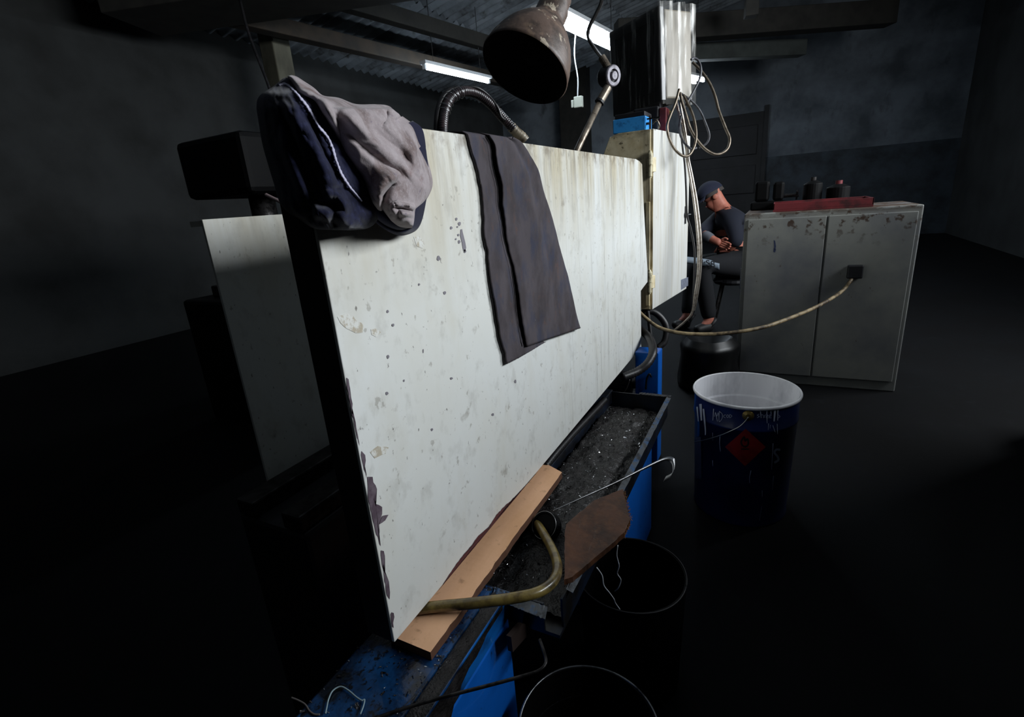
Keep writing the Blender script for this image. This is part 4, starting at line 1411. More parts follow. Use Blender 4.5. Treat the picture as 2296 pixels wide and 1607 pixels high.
def mbox(a0, a1, s0, s1, u0, u1):
    """corners in the monitor's own frame (a along the screen, s depth, u up)"""
    g = lambda a, s, u: mb0 + fl * a + sd_ * s + upm * u
    return [g(a0, s0, u0), g(a1, s0, u0), g(a1, s1, u0), g(a0, s1, u0)], [g(a0, s0, u1), g(a1, s0, u1), g(a1, s1, u1), g(a0, s1, u1)]


MB().hexa(*mbox(.01, FW, .012, .045, .0, MH)).build('screen_bezel', CASE, mon, bevel=.006)
MB().hexa(*mbox(.01, FW, .046, SD, .012, MH - .012)).build('case', CASESIDE, mon, bevel=.008)
MB().hexa(*mbox(.05, FW - .05, .008, .013, .05, MH - .05)).build('screen', mat('screen_glass', '#05070d', .08), mon)
# plastic film: crumpled box around it
fmv = MB()
g = lambda a, s, u: mb0 + fl * a + sd_ * s + upm * u


def crumple(p, amp=.006):
    return p + Vector((noise.noise(p * 14), noise.noise(p * 14 + Vector((9, 0, 0))), noise.noise(p * 14 + Vector((0, 9, 0))))) * amp


peri = []
NA, NS = 26, 18
for i in range(NA):
    peri.append((lerp(FW + .02, -.004, i / NA), -.006, 0))
for i in range(NS):
    peri.append((-.006, lerp(-.006, SD + .012, i / NS), 1))
for i in range(NA):
    peri.append((lerp(-.004, FW + .02, i / NA), SD + .012, 0))
for i in range(NS + 1):
    peri.append((FW + .02, lerp(SD + .012, -.006, i / NS), 0))
frs = []
for i in range(41):
    u = lerp(-.018, MH + .012, i / 40)
    row = []
    for j, (a, s, isside) in enumerate(peri):
        p = g(a, s, u)
        w = 0
        if isside:
            # vertical pleats that gather towards the lower right
            t = (s / SD)
            w = .010 * math.sin(t * 17 + 2.2 * (u / MH) + .8) * (1 - .3 * u / MH) + .006 * math.sin(t * 33 - 3 * u / MH)
            p -= fl * w
        row.append(crumple(p, .005))
    frs.append(row)
fmv.grid(frs)
fmv.build('plastic_film', FILM, mon, smooth=True)
fp = MB()
rr = []
for i in range(20):
    u = lerp(-.03, MH * .9, i / 19)
    rr.append([crumple(g(FW + .02 + .03 * k * (1 - .5 * i / 19), .0, u), .008) for k in range(4)])
fp.grid(rr).build('film_flap', FILM, mon, smooth=True)
# post under the monitor
pb = g(.12, .08, 0)
MB().box((pb.x - .03, pb.y - .03, CZ1), (pb.x + .03, pb.y + .03, pb.z + .02)).build('post', BLACKIRON, mon, bevel=.004)
MB().box((pb.x - .07, pb.y - .06, pb.z - .09), (pb.x + .05, pb.y + .05, pb.z - .02)).build('swivel', BLACKIRON, mon, bevel=.02)
MB().lathe([(.001, .0), (.011, 0), (.011, .02), (.006, .028), (.001, .028)], PY(1498, 254, pb.y - .04), (0.3, -1, 0), 12).build('knob', mat('brass_knob', '#8a7430', .35, metal=.8), mon)

# ---- cables hanging from the monitor
cs = 300 / 1339


def cz(pts, D0, D1=None, x0=1360, y0=0, s=cs):
    n = len(pts)
    D1 = D1 or D0
    return [PD(x0 + x * s, y0 + y * s, lerp(D0, D1, i / (n - 1))) for i, (x, y) in enumerate(pts)]


cable('armoured_cable', cz([(860, 622), (905, 665), (950, 715), (1030, 830), (1085, 960), (1125, 1110), (1190, 1280), (1232, 1390), (1205, 1495), (1110, 1545), (1010, 1508), (920, 1420), (840, 1290), (795, 1150), (750, 1000), (735, 925)], 2.3, 2.25), .0062, ARMOURDULL, 'dull armoured cable making the widest loop right of the monitor', group='cables below the monitor', ribs=(.006, .10))
cable('dark_cable', cz([(845, 596), (880, 582), (920, 610), (945, 690), (930, 790), (870, 915), (790, 1060), (740, 1190), (733, 1320), (775, 1425), (850, 1492), (900, 1480)], 2.26, 2.3), .0052, GREYCABLE, 'dark grey cable crossing the loops in front of the doorway', group='cables below the monitor')
cable('armoured_cable', cz([(728, 890), (690, 1030), (640, 1150), (606, 1260), (625, 1380), (680, 1490), (760, 1558), (830, 1548), (882, 1450), (896, 1330), (872, 1180), (825, 1060), (770, 950)], 2.2, 2.28), .0058, ARMOURDULL, 'brownish armoured cable in a narrow loop over the cabinet door', group='cables below the monitor', ribs=(.006, .10))
cable('dark_cable', cz([(745, 935), (850, 1010), (930, 1100), (990, 1230), (1028, 1350), (1005, 1430), (930, 1480)], 2.3, 2.35), .0046, GREYCABLE, 'thin grey cable hanging in front of the dark doorway', group='cables below the monitor')
v4 = 410 / 1198.0


def down(pts1, pts2, D0, D1):
    P1 = [(1360 + x * cs, y * cs) for x, y in pts1]
    P2 = [(1350 + x * v4, 350 + y * v4) for x, y in pts2]
    A_ = P1 + P2
    return [PD(x, y, lerp(D0, D1, i / (len(A_) - 1))) for i, (x, y) in enumerate(A_)]


cable('armoured_cable', down([(720, 1000), (755, 1150), (785, 1320), (810, 1480)], [(563, 10), (590, 140), (622, 320), (646, 560), (642, 760), (618, 930), (600, 1010)], 2.26, 2.5), .0068, ARMOUR, 'bright armoured cable hanging beside the door, right strand', group='cables below the monitor', ribs=(.007, .12))
cable('armoured_cable', down([(700, 1010), (740, 1200), (775, 1380), (800, 1500)], [(556, 20), (580, 160), (606, 330), (628, 560), (628, 760), (610, 900), (590, 1020), (545, 1080), (460, 1150)], 2.29, 2.5), .0058, ARMOUR, 'bright armoured cable hanging beside the door, left strand', group='cables below the monitor', ribs=(.007, .12))
cable('dark_cable', down([(740, 1300), (765, 1500)], [(542, 60), (550, 200), (556, 380), (582, 480), (606, 620), (604, 800), (596, 980)], 2.38, 2.5), .005, BLACKRUB, 'black cable hanging tight against the cabinet door', group='cables below the monitor')
cable('cream_cable', [PD(1425, 690, 2.35), PD(1447, 712, 2.33), PD(1480, 735, 2.3), PD(1530, 747, 2.25), PD(1590, 749, 2.22), PD(1645, 745, 2.2), PD(1700, 736, 2.2), PD(1750, 721, 2.25), PD(1830, 688, 2.45), PY(1885, 655, PZ(1648, 850, 0).y - .10), PY(1905, 632, PZ(1648, 850, 0).y - .05), PY(1915, 618, PZ(1648, 850, 0).y - .022)], .0085, CREAMCABLE, 'stained cream cable sagging across to the grey cabinet', 'cable', 10)
# hoses in the gap under the cabinet
cable('ribbed_conduit', [PY(1395, 846, 1.82), PY(1430, 832, 1.88), PY(1454, 812, 1.92), PY(1464, 786, 1.98), PY(1456, 758, 2.12), PY(1436, 738, 2.30)], .0165, BLACKRUB, 'black ribbed conduit curling under the control cabinet', 'conduit', 14, ribs=(.013, .08))
cable('black_loop', [PD(1440, 702, 2.45), PD(1462, 698, 2.45), PD(1482, 712, 2.45), PD(1494, 735, 2.45), PD(1490, 765, 2.45), PD(1475, 780, 2.45)], .016, BLACKRUB, 'black hose loop just below the cabinet hinge', 'hose', 10)
cable('black_loop', [PD(1452, 696, 2.4), PD(1456, 725, 2.4), PD(1460, 765, 2.4)], .009, BLACKRUB, 'short black hose dropping from the cabinet bottom', 'hose', 10)
db2 = thing('motor_block', 'black oily motor block behind the tray under the guard end', 'motor', PD(1405, 865, 2.2))
mc = PD(1405, 850, 2.25)
MB().lathe([(.001, -.09), (.05, -.09), (.058, -.08), (.058, .06), (.05, .075), (.02, .08), (.02, .1), (.001, .1)], mc + Vector((-.05, 0, -.02)), (1, 0, 0), 24).build('housing', BLACKIRON, db2)
MB().box((mc.x - .12, mc.y - .05, mc.z - .12), (mc.x + .02, mc.y + .06, mc.z - .075)).build('foot', BLACKIRON, db2, bevel=.004)
MB().tube(crom([PD(1412, 850, 2.1), PD(1405, 870, 2.1), PD(1395, 885, 2.1)], 6), .003, 6).build('drain_wire', DARKSTEEL, db2, smooth=True)

# ================================================================== RIGHT-HAND SIDE: cabinet, bucket, drums, bag
c0 = PZ(1648, 850, 0)
gx0, gy0, gz1 = c0.x, c0.y, .985
gc = thing('grey_cabinet', 'grey metal tool cabinet with rusty upper edge at the right', 'cabinet', (gx0 + .35, gy0 + .25, 0))
MB().box((gx0, gy0, .0), (gx0 + .80, gy0 + .5, gz1)).build('carcass', CABGREY, gc, bevel=.006)
MB().box((gx0 + .02, gy0 - .012, .06), (gx0 + .395, gy0 - .001, gz1 - .03)).build('door', CABGREY, gc, bevel=.003)
MB().box((gx0 + .405, gy0 - .012, .06), (gx0 + .78, gy0 - .001, gz1 - .03)).build('door', CABGREY, gc, bevel=.003)
MB().box((gx0 - .006, gy0 + .02, .56), (gx0 - .0005, gy0 + .035, .68)).build('side_latch', STEEL, gc)
BLUEMARK = mat('blue_marker', '#26304f', .7)
for pts in [[(1735, 538), (1738, 540), (1740, 552), (1738, 562), (1736, 556)], [(1735, 556), (1740, 558), (1738, 566), (1734, 564)]]:
    MB().prism([PY(x, y, gy0 - .0125) for x, y in pts], (0, -.0004, 0)).build('marker_scrawl', BLUEMARK, gc)
sk0 = PY(1916, 610, gy0 - .012)
MB().box((sk0.x - .035, gy0 - .045, sk0.z - .03), (sk0.x + .035, gy0 - .0125, sk0.z + .04)).build('cable_socket', BLACKIRON, gc, bevel=.006)
rt_ = thing('red_tool_tray', 'dull red tool tray lying on top of the grey cabinet', 'tray', (gx0 + .3, gy0 + .2, gz1))
MB().box((gx0 + .14, gy0 + .05, gz1 + .001), (gx0 + .60, gy0 + .35, gz1 + .012)).build('floor', REDTIN, rt_)
for lo, hi in [((gx0 + .14, gy0 + .05), (gx0 + .60, gy0 + .056)), ((gx0 + .14, gy0 + .344), (gx0 + .60, gy0 + .35)), ((gx0 + .14, gy0 + .05), (gx0 + .146, gy0 + .35)), ((gx0 + .594, gy0 + .05), (gx0 + .60, gy0 + .35))]:
    MB().box((lo[0], lo[1], gz1 + .012), (hi[0], hi[1], gz1 + .045)).build('wall', REDTIN, rt_, bevel=.001)
vise = thing('bench_vise', 'black iron vise standing behind the red tool tray', 'vise', (gx0 + .12, gy0 + .42, gz1))
MB().box((gx0 + .01, gy0 + .36, gz1), (gx0 + .20, gy0 + .49, gz1 + .05)).build('base', DRUMBLACK, vise, bevel=.01)
MB().box((gx0 + .03, gy0 + .38, gz1 + .05), (gx0 + .11, gy0 + .47, gz1 + .17)).build('fixed_jaw', DRUMBLACK, vise, bevel=.015)
MB().box((gx0 + .13, gy0 + .38, gz1 + .05), (gx0 + .19, gy0 + .47, gz1 + .16)).build('moving_jaw', DRUMBLACK, vise, bevel=.015)
MB().tube([(gx0 + .19, gy0 + .43, gz1 + .075), (gx0 + .27, gy0 + .43, gz1 + .075)], .012, 12).build('screw', DARKSTEEL, vise)
MB().tube([(gx0 + .26, gy0 + .37, gz1 + .10), (gx0 + .26, gy0 + .49, gz1 + .05)], .006, 8).build('handle', DARKSTEEL, vise)
for i, (dx, r_, h_, lab) in enumerate([(.34, .05, .13, 'black oil tin on the grey cabinet, left one'), (.47, .06, .10, 'wide black oil tin on the grey cabinet, right one')]):
    ot = thing('oil_tin', lab, 'tin', (gx0 + dx, gy0 + .43, gz1), group='oil tins on the grey cabinet')
    MB().lathe([(.001, 0), (r_, 0), (r_, h_), (r_ * .95, h_ + .004), (r_ * .4, h_ + .02), (.001, h_ + .02)], (gx0 + dx, gy0 + .43, gz1), (0, 0, 1), 24).build('body', DRUMBLACK, ot)
    MB().lathe([(.001, 0), (r_ * .3, 0), (r_ * .3, .02), (.001, .02)], (gx0 + dx, gy0 + .43, gz1 + h_ + .02), (0, 0, 1), 16).build('cap', REDTIN if i else DARKSTEEL, ot)

# black sack in front of the cabinet's foot
sk = PZ(1578, 885, 0)
sack = thing('black_sack', 'black rubbish sack slumped beside the grey cabinet', 'sack', (sk.x, sk.y + .16, 0))
srows = []
for i in range(22):
    v = i / 21
    z = .30 * v
    R_ = .175 * (1 - .10 * v) * (min(1, v / .08 + .6)) * (1 if v < .85 else 1 - (v - .85) * 1.6)
    srows.append([Vector((sk.x + math.cos(a) * R_ * (1 + .10 * noise.noise(Vector((math.cos(a) * 2, math.sin(a) * 2, z * 9)))), sk.y + .17 + math.sin(a) * R_ * (1 + .10 * noise.noise(Vector((math.cos(a) * 2, math.sin(a) * 2, z * 9 + 4)))), z)) for a in [2 * math.pi * k / 36 for k in range(37)]])
MB().grid(srows).build('bag', BAGBLACK, sack, smooth=True)
srt = [srows[-1], [Vector((sk.x, sk.y + .17, .26)).lerp(p, .55) + Vector((0, 0, -.03)) for p in srows[-1]], [Vector((sk.x, sk.y + .17, .2)).lerp(p, .02) for p in srows[-1]]]
MB().grid(srt).build('mouth', BAGBLACK, sack, smooth=True)
tg = [PZ(x, y, .005) for x, y in [(1612, 838), (1640, 830), (1650, 836), (1648, 842)]]
tag(MB().prism(tg, (0, 0, .006)).build('cardboard_scrap', CARD), 'small scrap of tan cardboard on the floor by the grey cabinet', 'cardboard')

# ---- navy paint bucket
bx = PZ(1652, 1179, 0)
uh = Vector((bx.x, bx.y, 0)).normalized()
BR, BRB, BH = .172, .158, .462
bc = Vector((bx.x, bx.y, 0)) + uh * BRB
bk_ = thing('paint_bucket', 'navy paint bucket with white lining and red diamond sign', 'bucket', bc)
MB().lathe([(.001, 0), (BRB, 0), (BRB + .002, .006), (BRB, .012), (BR - .004, BH * .80), (BR - .001, BH * .805), (BR - .001, BH * .82), (BR - .003, BH * .825), (BR - .002, BH - .010)], bc, (0, 0, 1), 64).build('shell', BUCKETBLUE, bk_, smooth=True)
MB().lathe([(BR - .002, BH - .012), (BR + .003, BH - .010), (BR + .004, BH - .004), (BR + .002, BH), (BR - .002, BH), (BR - .004, BH - .004)], bc, (0, 0, 1), 64, closed=True).build('rim', BUCKETWHITE, bk_, smooth=True)
MB().lathe([(BR - .004, BH - .002), (BR - .005, BH * .81), (BR - .014, BH * .80), (BRB - .01, .03), (.001, .03)], bc, (0, 0, 1), 64).build('lining', BUCKETWHITE, bk_, smooth=False)
rad_at = lambda z: lerp(BRB, BR, min(1, z / (BH * .8))) - .001


def on_bucket(x, y, off=.001):
    d = wd(x, y)
    o2 = Vector((-bc.x, -bc.y))
    R_ = BR
    for _ in range(4):
        a = d.x * d.x + d.y * d.y
        b = 2 * (d.x * o2.x + d.y * o2.y)
        c_ = o2.x ** 2 + o2.y ** 2 - (R_ + off) ** 2
        disc = max(b * b - 4 * a * c_, 0)
        t = (-b - math.sqrt(disc)) / (2 * a)
        p = EYE + d * t
        R_ = rad_at(p.z)
    return p


b3 = 212 / 973.0
bpx = lambda x, y: (1540 + x * b3, 840 + y * b3)


def stroke(name, pts, w, m, w2=None, par=None):
    c = crom([Vector((*bpx(x, y), 0)) for x, y in pts], 6)
    rw = []
    for i, p in enumerate(c):
        t = (c[min(i + 1, len(c) - 1)] - c[max(i - 1, 0)])
        t = t.normalized() if t.length > 0 else Vector((0, 1, 0))
        nn = Vector((t.y, -t.x, 0)) * (lerp(w, w2 if w2 is not None else w, i / len(c)) * b3 / 2)
        rw.append([on_bucket(p.x - nn.x, p.y - nn.y, .0012), on_bucket(p.x + nn.x, p.y + nn.y, .0012)])
    return MB().grid(rw).build(name, m, par or bk_)


for pts in [[(285, 430), (294, 388), (310, 425), (322, 390), (330, 435)], [(335, 372), (332, 480), (362, 450), (364, 405), (335, 376)], [(402, 412), (384, 416), (378, 432), (398, 442)], [(418, 410), (408, 426), (420, 440), (432, 424), (418, 410)], [(442, 406), (440, 442), (464, 424), (444, 408)],
            [(745, 405), (724, 416), (746, 430), (724, 442)], [(764, 445), (765, 416), (785, 414), (790, 445)], [(802, 442), (800, 420), (812, 412)], [(820, 432), (838, 422), (824, 412), (818, 440), (840, 442)], [(850, 432), (868, 420), (854, 412), (848, 440), (872, 442)], [(940, 380), (938, 440), (958, 430), (944, 412)]]:
    stroke('handwriting', pts, 6, HANDWRITING)
stroke('large_letter', [(962, 772), (922, 770), (902, 800), (932, 838), (942, 876), (900, 905)], 22, HANDWRITING)
for pts, w in [([(275, 350), (268, 470)], 9), ([(295, 385), (315, 480)], 7), ([(755, 350), (765, 445)], 11), ([(828, 345), (823, 400), (826, 498)], 12), ([(862, 340), (868, 410)], 10), ([(908, 365), (898, 480)], 22), ([(938, 345), (935, 470)], 13), ([(842, 500), (836, 568)], 7), ([(862, 515), (856, 552)], 6), ([(885, 520), (910, 592)], 7), ([(930, 505), (935, 612)], 8),
               ([(265, 595), (268, 680)], 4), ([(343, 620), (338, 700), (345, 788)], 7), ([(265, 880), (268, 940)], 8), ([(660, 985), (645, 1060), (648, 1115)], 8), ([(888, 705), (880, 840), (872, 975)], 8), ([(775, 1190), (776, 1255)], 8), ([(770, 1350), (748, 1500)], 5), ([(892, 1040), (880, 1185)], 6), ([(105, 330), (118, 480)], 16), ([(170, 350), (190, 560), (190, 620)], 18), ([(140, 300), (150, 470)], 26)]:
    stroke('paint_drip', pts, w, BUCKETWHITE_SPLASH, w * .5)
stroke('pale_strip', [(112, 640), (116, 800), (120, 1070)], 62, PALESTRIP)  # paler vertical strip on the left of the shell
# hazard diamond wrapped on the shell
dia = [(605, 555), (812, 742), (600, 942), (392, 742)]
rr = []
for i in range(15):
    a, b = Vector(bpx(*dia[0])).lerp(Vector(bpx(*dia[3])), i / 14), Vector(bpx(*dia[1])).lerp(Vector(bpx(*dia[2])), i / 14)
    rr.append([on_bucket(*a.lerp(b, j / 14), .0010) for j in range(15)])
rdm = MB().grid(rr).build('red_diamond', DIAMONDRED, bk_)
stroke('flame_mark', [(575, 735), (560, 690), (590, 640), (600, 680), (625, 660), (632, 710), (610, 738), (578, 735)], 18, DIAMONDBLACK, par=rdm)
stroke('flame_mark', [(560, 765), (640, 765)], 14, DIAMONDBLACK, par=rdm)
ear = on_bucket(*bpx(632, 425), .004)
er = (ear - bc)
er.z = 0
er.normalize()
MB().lathe([(.001, .008), (.008, .008), (.016, .003), (.018, 0), (.001, 0)], ear - er * .004, er, 16).build('handle_lug', mat('brass_lug', '#7d6a3a', .4, metal=.7), bk_)
hd = [ear + er * .008]
for (x, y), off in zip([(600, 480), (540, 535), (450, 580), (350, 622), (230, 660), (140, 682), (80, 690)], [.012, .014, .016, .016, .016, .014, .008]):
    hd.append(on_bucket(*bpx(x, y), off))
MB().tube(crom(hd, 6), .0018, 6).build('wire_handle', STEEL, bk_, smooth=True)

# ---- dark drum under the tray and open pail at the bottom
def pail(name, label, cx, cy, r, zr, rimr, m, rimm, inner):
    t = thing(name, label, 'pail', (cx, cy, 0))
    MB().lathe([(.001, 0), (r * .9, 0), (r * .9, .004), (r, zr), (r - .004, zr), (r * .9 - .004, .01), (.001, .01)], (cx, cy, 0), (0, 0, 1), 56).build('shell', m, t, smooth=False)
    pts = [Vector((cx + math.cos(a) * r, cy + math.sin(a) * r, zr + .0015 * math.sin(a * 3))) for a in [2 * math.pi * k / 72 for k in range(73)]]
    MB().tube(pts, rimr, 8).build('rim', rimm, t, smooth=True)
    if inner:
        pts = [Vector((cx + math.cos(a) * (r - .006), cy + math.sin(a) * (r - .006), zr - .07)) for a in [2 * math.pi * k / 72 for k in range(73)]]
        MB().tube(pts, .002, 8).build('inner_bead', DRUMRIM, t, smooth=True)
    return t


pail('black_drum', 'open black drum on the floor under the tray corner', -.250, .965, .125, .30, .0016, DRUMBLACK, mat('drum_rim_dull', '#1b1b1e', .5), False)
pail('open_pail', 'open dark pail with a bright worn rim at the bottom edge', -.237, .612, .124, .25, .0022, DRUMBLACK, PAILRIM, True)

# ================================================================== PERSON (seated on a stool, bent over his work, facing left)
PDp = 4.2


def J(x, y, dd=0.0):
    return PD(x, y, PDp + dd)


def skin_mesh(name, joints, edges, root, m, parent, sub=2):
    """joints: {name: (Vector, radius)}"""
    names = list(joints)
    me = bpy.data.meshes.new(name)
    me.from_pydata([tuple(joints[n][0]) for n in names], [(names.index(a), names.index(b)) for a, b in edges], [])
    me.materials.append(m)
    o = bpy.data.objects.new(name, me)
    COL.objects.link(o)
    o.parent = parent
    o.matrix_parent_inverse = Matrix.Translation(-Vector(parent['_base']))
    sk_ = o.modifiers.new('skin', 'SKIN')
    sk_.use_smooth_shade = True
    lay = me.skin_vertices[0].data
    for i, n in enumerate(names):
        r = joints[n][1]
        lay[i].radius = r if isinstance(r, tuple) else (r, r)
        lay[i].use_root = (n == root)
    ss = o.modifiers.new('sub', 'SUBSURF')
    ss.levels = sub
    ss.render_levels = sub
    return o


pelvis = J(1652, 590)
seat_z = pelvis.z - .12
man = thing('person', 'person in navy work clothes and cap sitting bent over, holding a thin rod', 'person', (pelvis.x, pelvis.y, 0))
hc = J(1596, 441)
jn_ = dict(
    pelvis=(pelvis, .13), waist=(J(1648, 552), .125), chest=(J(1640, 515), .14), upchest=(J(1632, 490), .115), neck0=(J(1622, 472), .06), neck1=(J(1612, 456), .055),
    skull=(J(1600, 438), .085), brow=(J(1588, 441), .07), jaw=(J(1594, 456), .05), chin=(J(1584, 462), .028), nose=(J(1577, 449), .014),
    shN=(J(1640, 492, -.17), .06), elN=(J(1652, 540, -.22), .046), wrN=(J(1640, 556, -.16), .032), haN=(J(1634, 556, -.15), .034),
    shF=(J(1612, 488, .12), .06), elF=(J(1572, 524, -.05), .046), wrF=(J(1606, 541, -.16), .032), haF=(J(1618, 546, -.18), .034),
    hipN=(J(1648, 592, -.10), .095), knN=(J(1572, 596, -.14), .066), anN=(J(1592, 694, -.10), .045), toN=(J(1572, 706, -.12), .04),
    hipF=(J(1646, 590, .10), .095), knF=(J(1556, 590, .12), .066), anF=(J(1542, 706, .1), .045), toF=(J(1520, 714, .08), .04))
ed_ = [('pelvis', 'waist'), ('waist', 'chest'), ('chest', 'upchest'), ('upchest', 'neck0'), ('neck0', 'neck1'), ('neck1', 'skull'), ('skull', 'brow'), ('brow', 'nose'), ('neck1', 'jaw'), ('jaw', 'chin'),
       ('upchest', 'shN'), ('shN', 'elN'), ('elN', 'wrN'), ('wrN', 'haN'), ('upchest', 'shF'), ('shF', 'elF'), ('elF', 'wrF'), ('wrF', 'haF'),
       ('pelvis', 'hipN'), ('hipN', 'knN'), ('knN', 'anN'), ('anN', 'toN'), ('pelvis', 'hipF'), ('hipF', 'knF'), ('knF', 'anF'), ('anF', 'toF')]
for q in ('toN', 'toF', 'anN', 'anF'):
    p, r = jn_[q]
    jn_[q] = (Vector((p.x, p.y, .095 if q[0] == 'a' else .05)), r if q[0] == 'a' else .02)
skin_mesh('body', jn_, ed_, 'pelvis', SKIN, man)
# fingers closed round the rod
rodA, rodB = J(1641, 488, -.2), J(1633, 556, -.19)
for hn, wn_, k in (('haF', 'wrF', 1), ('haN', 'wrN', -1)):
    h0, w0 = jn_[hn][0], jn_[wn_][0]
    d = (h0 - w0).normalized()
    sdv = d.cross(Vector((0, 0, 1))).normalized()
    upv = sdv.cross(d)
    for i in range(4):
        ln = (.075, .082, .078, .062)[i]
        b = h0 + upv * (.024 - .016 * i) + d * .015
        jj = dict(a=(b - d * .03, .011), b=(b + d * ln * .45, .010), c=(b + d * ln * .75 + sdv * .018 * k, .009), e=(b + d * ln * .7 + sdv * .036 * k, .008))
        skin_mesh('finger', jj, [('a', 'b'), ('b', 'c'), ('c', 'e')], 'a', SKIN, man, 1)
    b = h0 + upv * .02 - d * .015
    jj = dict(a=(b, .012), b=(b + upv * .03 + d * .02, .011), c=(b + upv * .03 + d * .05 + sdv * .015 * k, .009))
    skin_mesh('thumb', jj, [('a', 'b'), ('b', 'c')], 'a', SKIN, man, 1)
cl = {k: (v[0], (v[1] + .016)) for k, v in jn_.items()}
cl['neck0'] = (jn_['neck0'][0], .075)
elF2 = jn_['elF'][0].lerp(jn_['wrF'][0], .25)
wrN2 = jn_['elN'][0].lerp(jn_['wrN'][0], .75)
jk = {k: cl[k] for k in ('pelvis', 'waist', 'chest', 'upchest', 'neck0', 'shN', 'elN', 'shF', 'elF')}
jk['cufF'] = (elF2, .056)
jk['cufN'] = (wrN2, .048)
jk['pelvis'] = (pelvis, .14)
skin_mesh('jacket', jk, [('pelvis', 'waist'), ('waist', 'chest'), ('chest', 'upchest'), ('upchest', 'neck0'), ('upchest', 'shN'), ('shN', 'elN'), ('elN', 'cufN'), ('upchest', 'shF'), ('shF', 'elF'), ('elF', 'cufF')], 'pelvis', CLOTHNAVY, man)
skin_mesh('sleeve', dict(a=(jn_['elF'][0].lerp(jn_['wrF'][0], .05), .052), b=(jn_['elF'][0].lerp(jn_['wrF'][0], .5), .046), c=(jn_['elF'][0].lerp(jn_['wrF'][0], .85), .040)), [('a', 'b'), ('b', 'c')], 'a', SLEEVE, man)
tj = {k: cl[k] for k in ('pelvis', 'hipN', 'knN', 'hipF', 'knF')}
tj['pelvis'] = (pelvis, .142)
for q in ('N', 'F'):
    tj['cf' + q] = (jn_['kn' + q][0].lerp(jn_['an' + q][0], 1.0), .062)
skin_mesh('trousers', tj, [('pelvis', 'hipN'), ('hipN', 'knN'), ('knN', 'cfN'), ('pelvis', 'hipF'), ('hipF', 'knF'), ('knF', 'cfF')], 'pelvis', TROUSERS, man)
for q in ('N', 'F'):
    a, t = jn_['an' + q][0], jn_['to' + q][0]
    d = (t - a)
    d.z = 0
    d.normalize()
    a0 = Vector((a.x, a.y, .045)) - d * .05
    skin_mesh('shoe', dict(a=(a0, (.045, .05)), b=(a0 + d * .10, (.048, .045)), c=(a0 + d * .20 + Vector((0, 0, -.008)), (.04, .035)), e=(Vector((a.x, a.y, .10)), .052)), [('a', 'b'), ('b', 'c'), ('a', 'e')], 'a', SHOE, man)
# head details: ear, eyes, hair, cap
vw = (hc - EYE).normalized()
rt3 = (J(1700, 441) - J(1500, 441)).normalized()
up3 = -(J(1596, 500) - J(1596, 400)).normalized()
tow = -(vw)
fwd = (-rt3 * .86 - up3 * .5).normalized()       # face looks left and down
hup = (up3 * .86 - rt3 * .5).normalized()
sidev = tow
ear_c = J(1603, 441) + sidev * .078
MB().lathe([(.001, .012), (.012, .012), (.022, .006), (.024, 0), (.001, 0)], ear_c, sidev, 14).build('ear', SKIN, man, smooth=True)
for sgn in (1, -1):
    MB().lathe([(.001, .008), (.007, .006), (.010, 0), (.001, 0)], jn_['brow'][0] + fwd * .055 + sidev * .032 * sgn - hup * .012, fwd, 12).build('eye', mat('eye_dark_%d' % (sgn + 2), '#2a1c18', .4), man, smooth=True)
MB().bar(jn_['jaw'][0] + fwd * .048 + sidev * .025 - hup * .004, jn_['jaw'][0] + fwd * .048 - sidev * .025 - hup * .004, .008, .006).build('mouth', mat('mouth', '#7a3f38', .6), man)


def dome(c, rx, ry, rz, fr, name, m, cut=-.1, seg=28, rings=12):
    rows = []
    for i in range(rings + 1):
        th = lerp(math.pi / 2, math.asin(cut), i / rings)
        rows.append([c + fr[0] * math.cos(th) * math.cos(a) * rx + fr[1] * math.cos(th) * math.sin(a) * ry + fr[2] * math.sin(th) * rz for a in [2 * math.pi * k / seg for k in range(seg + 1)]])
    return MB().grid(rows).build(name, m, man, smooth=True, solid=.004)


sc_ = J(1597, 438)
dome(sc_ - fwd * .020, .094, .090, .104, (fwd, sidev, hup), 'hair', HAIR, cut=-.02)
dome(sc_ + hup * .022 + fwd * .004, .118, .098, .100, (fwd, sidev, hup), 'cap', CAPBLUE, cut=.05)
rows_ = []
for i in range(5):
    rows_.append([sc_ + hup * (.028 - .008 * i) + fwd * (.100 + .016 * i) * math.cos(a) * 1.0 + sidev * (.088 - .004 * i) * math.sin(a) for a in [lerp(-1.1, 1.1, k / 14) for k in range(15)]])
MB().grid(rows_).build('cap_brim', CAPBLUE, man, smooth=True, solid=.004)
# printed white band across the lap
lap = []
for i in range(25):
    t = i / 24
    x = lerp(1530, 1613, t)
    r_ = []
    for j in range(6):
        y = lerp(575, 589, j / 5) + 12 * t ** 1.5 + (3 if j == 5 else 0) * t
        r_.append(J(x, y, -.245 + .02 * abs(j - 2.5) / 2.5 + .03 * t))
    lap.append(r_)
wband = MB().grid(lap).build('white_band', STRIPE, man, smooth=True, solid=.003)


def band_pt(x, y):
    t = (x - 1530) / 83.0
    return J(x, y + 12 * t ** 1.5, -.262 + .03 * t)


def glyph(strokes, ox, sc):
    for st in strokes:
        pts = crom([Vector((ox + a * sc, 577 + b * sc, 0)) for a, b in st], 5)
        MB().tube([band_pt(p.x, p.y) for p in pts], .0042, 6).build('letter', LETTER, wband, smooth=True)


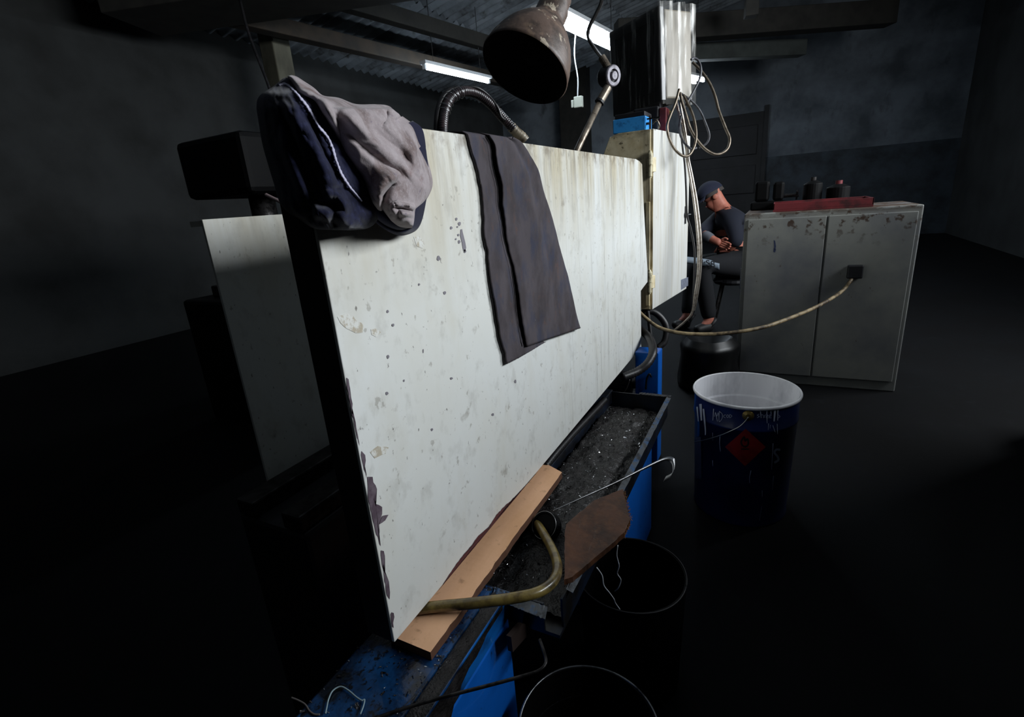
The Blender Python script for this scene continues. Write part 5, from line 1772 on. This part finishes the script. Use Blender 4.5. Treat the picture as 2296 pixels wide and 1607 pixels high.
glyph([[(8, 1), (4, 0), (1, 2), (3, 5), (7, 6), (9, 9), (6, 12), (1, 11)]], 1583, .92)
glyph([[(1, 0), (1, 12)], [(1, 0), (7, 1), (7, 5), (1, 6), (8, 7), (8, 11), (1, 12)]], 1594, .92)
glyph([[(0, 0), (0, 12)]], 1575, .92)
tag(MB().tube([rodA, rodB], .006, 8).build('thin_rod', STEEL), 'thin bright rod held upright in the person\'s hand', 'rod')
stl = thing('stool', 'low dark stool under the seated person', 'stool', (pelvis.x, pelvis.y, 0))
MB().lathe([(.001, seat_z - .04), (.17, seat_z - .04), (.18, seat_z - .02), (.17, seat_z), (.001, seat_z)], (pelvis.x, pelvis.y, 0), (0, 0, 1), 28).build('seat', BLACKIRON, stl)
for sx in (-1, 1):
    for sy in (-1, 1):
        MB().tube([(pelvis.x + sx * .10, pelvis.y + sy * .10, seat_z - .04), (pelvis.x + sx * .16, pelvis.y + sy * .16, 0)], .013, 10).build('leg', DARKSTEEL, stl)

# ================================================================== LEFT BACKGROUND
wb2 = thing('added_dark_shape', 'black machine shape added to keep the background behind the rear guard dark', 'machine', (-2.6, 2.6, 0))  # black shape added to darken the left background
MB().box((-3.1, 1.7, 0), (-2.2, 3.6, .75)).build('base', DRUMBLACK, wb2, bevel=.02)
MB().box((-3.0, 2.5, .75), (-2.35, 3.4, 1.55)).build('column', DRUMBLACK, wb2, bevel=.03)
MB().box((-2.95, 1.8, 1.30), (-2.40, 2.5, 1.60)).build('head', DRUMBLACK, wb2, bevel=.03)
MB().tube([(-2.66, 2.05, 1.30), (-2.66, 2.05, 1.02)], .07, 20).build('ram', DARKSTEEL, wb2, smooth=True)
MB().box((-2.95, 1.8, .75), (-2.40, 2.4, .82)).build('table', DARKSTEEL, wb2, bevel=.01)
lv0 = PY(628, 452, 1.78)
MB().tube([PY(597, 437, 1.80), lv0, lv0 + (lv0 - PY(597, 437, 1.80)) * 1.5], .009, 10).build('feed_lever', mat('pink_lever', '#a08c8c', .6), wb2)
# unseen block added right of the frame to shade the floor and bucket
nm = thing('added_shade_block', 'unseen dark green block added to shade the floor and paint bucket', 'machine', (1.4, 1.9, 0))
MG = mat('dark_green_block', '#22302a', .5, layers=[dict(col='#141a17', scale=(6, 6, 6), lo=.45, hi=.66)])
MB().box((1.13, .95, 0), (1.85, 2.85, .30)).build('plinth', BLACKIRON, nm, bevel=.01)
MB().box((1.15, 1.0, .30), (1.80, 2.80, 1.45)).build('housing', MG, nm, bevel=.03)
for k in range(2):
    MB().box((1.138, 1.06 + k * .86, .38), (1.15, 1.84 + k * .86, 1.28)).build('panel_door', MG, nm, bevel=.004)
    MB().box((1.122, 1.74 + k * .86, .78), (1.138, 1.77 + k * .86, .92)).build('handle', STEEL, nm, bevel=.004)
cable('hanging_cable', [PD(538, 0, 4.4), PD(556, 70, 4.4), PD(580, 135, 4.4), PD(606, 205, 4.4), PD(640, 330, 4.4)], .012, BLACKRUB, 'black cable running diagonally in front of the olive column', 'cable', 8)
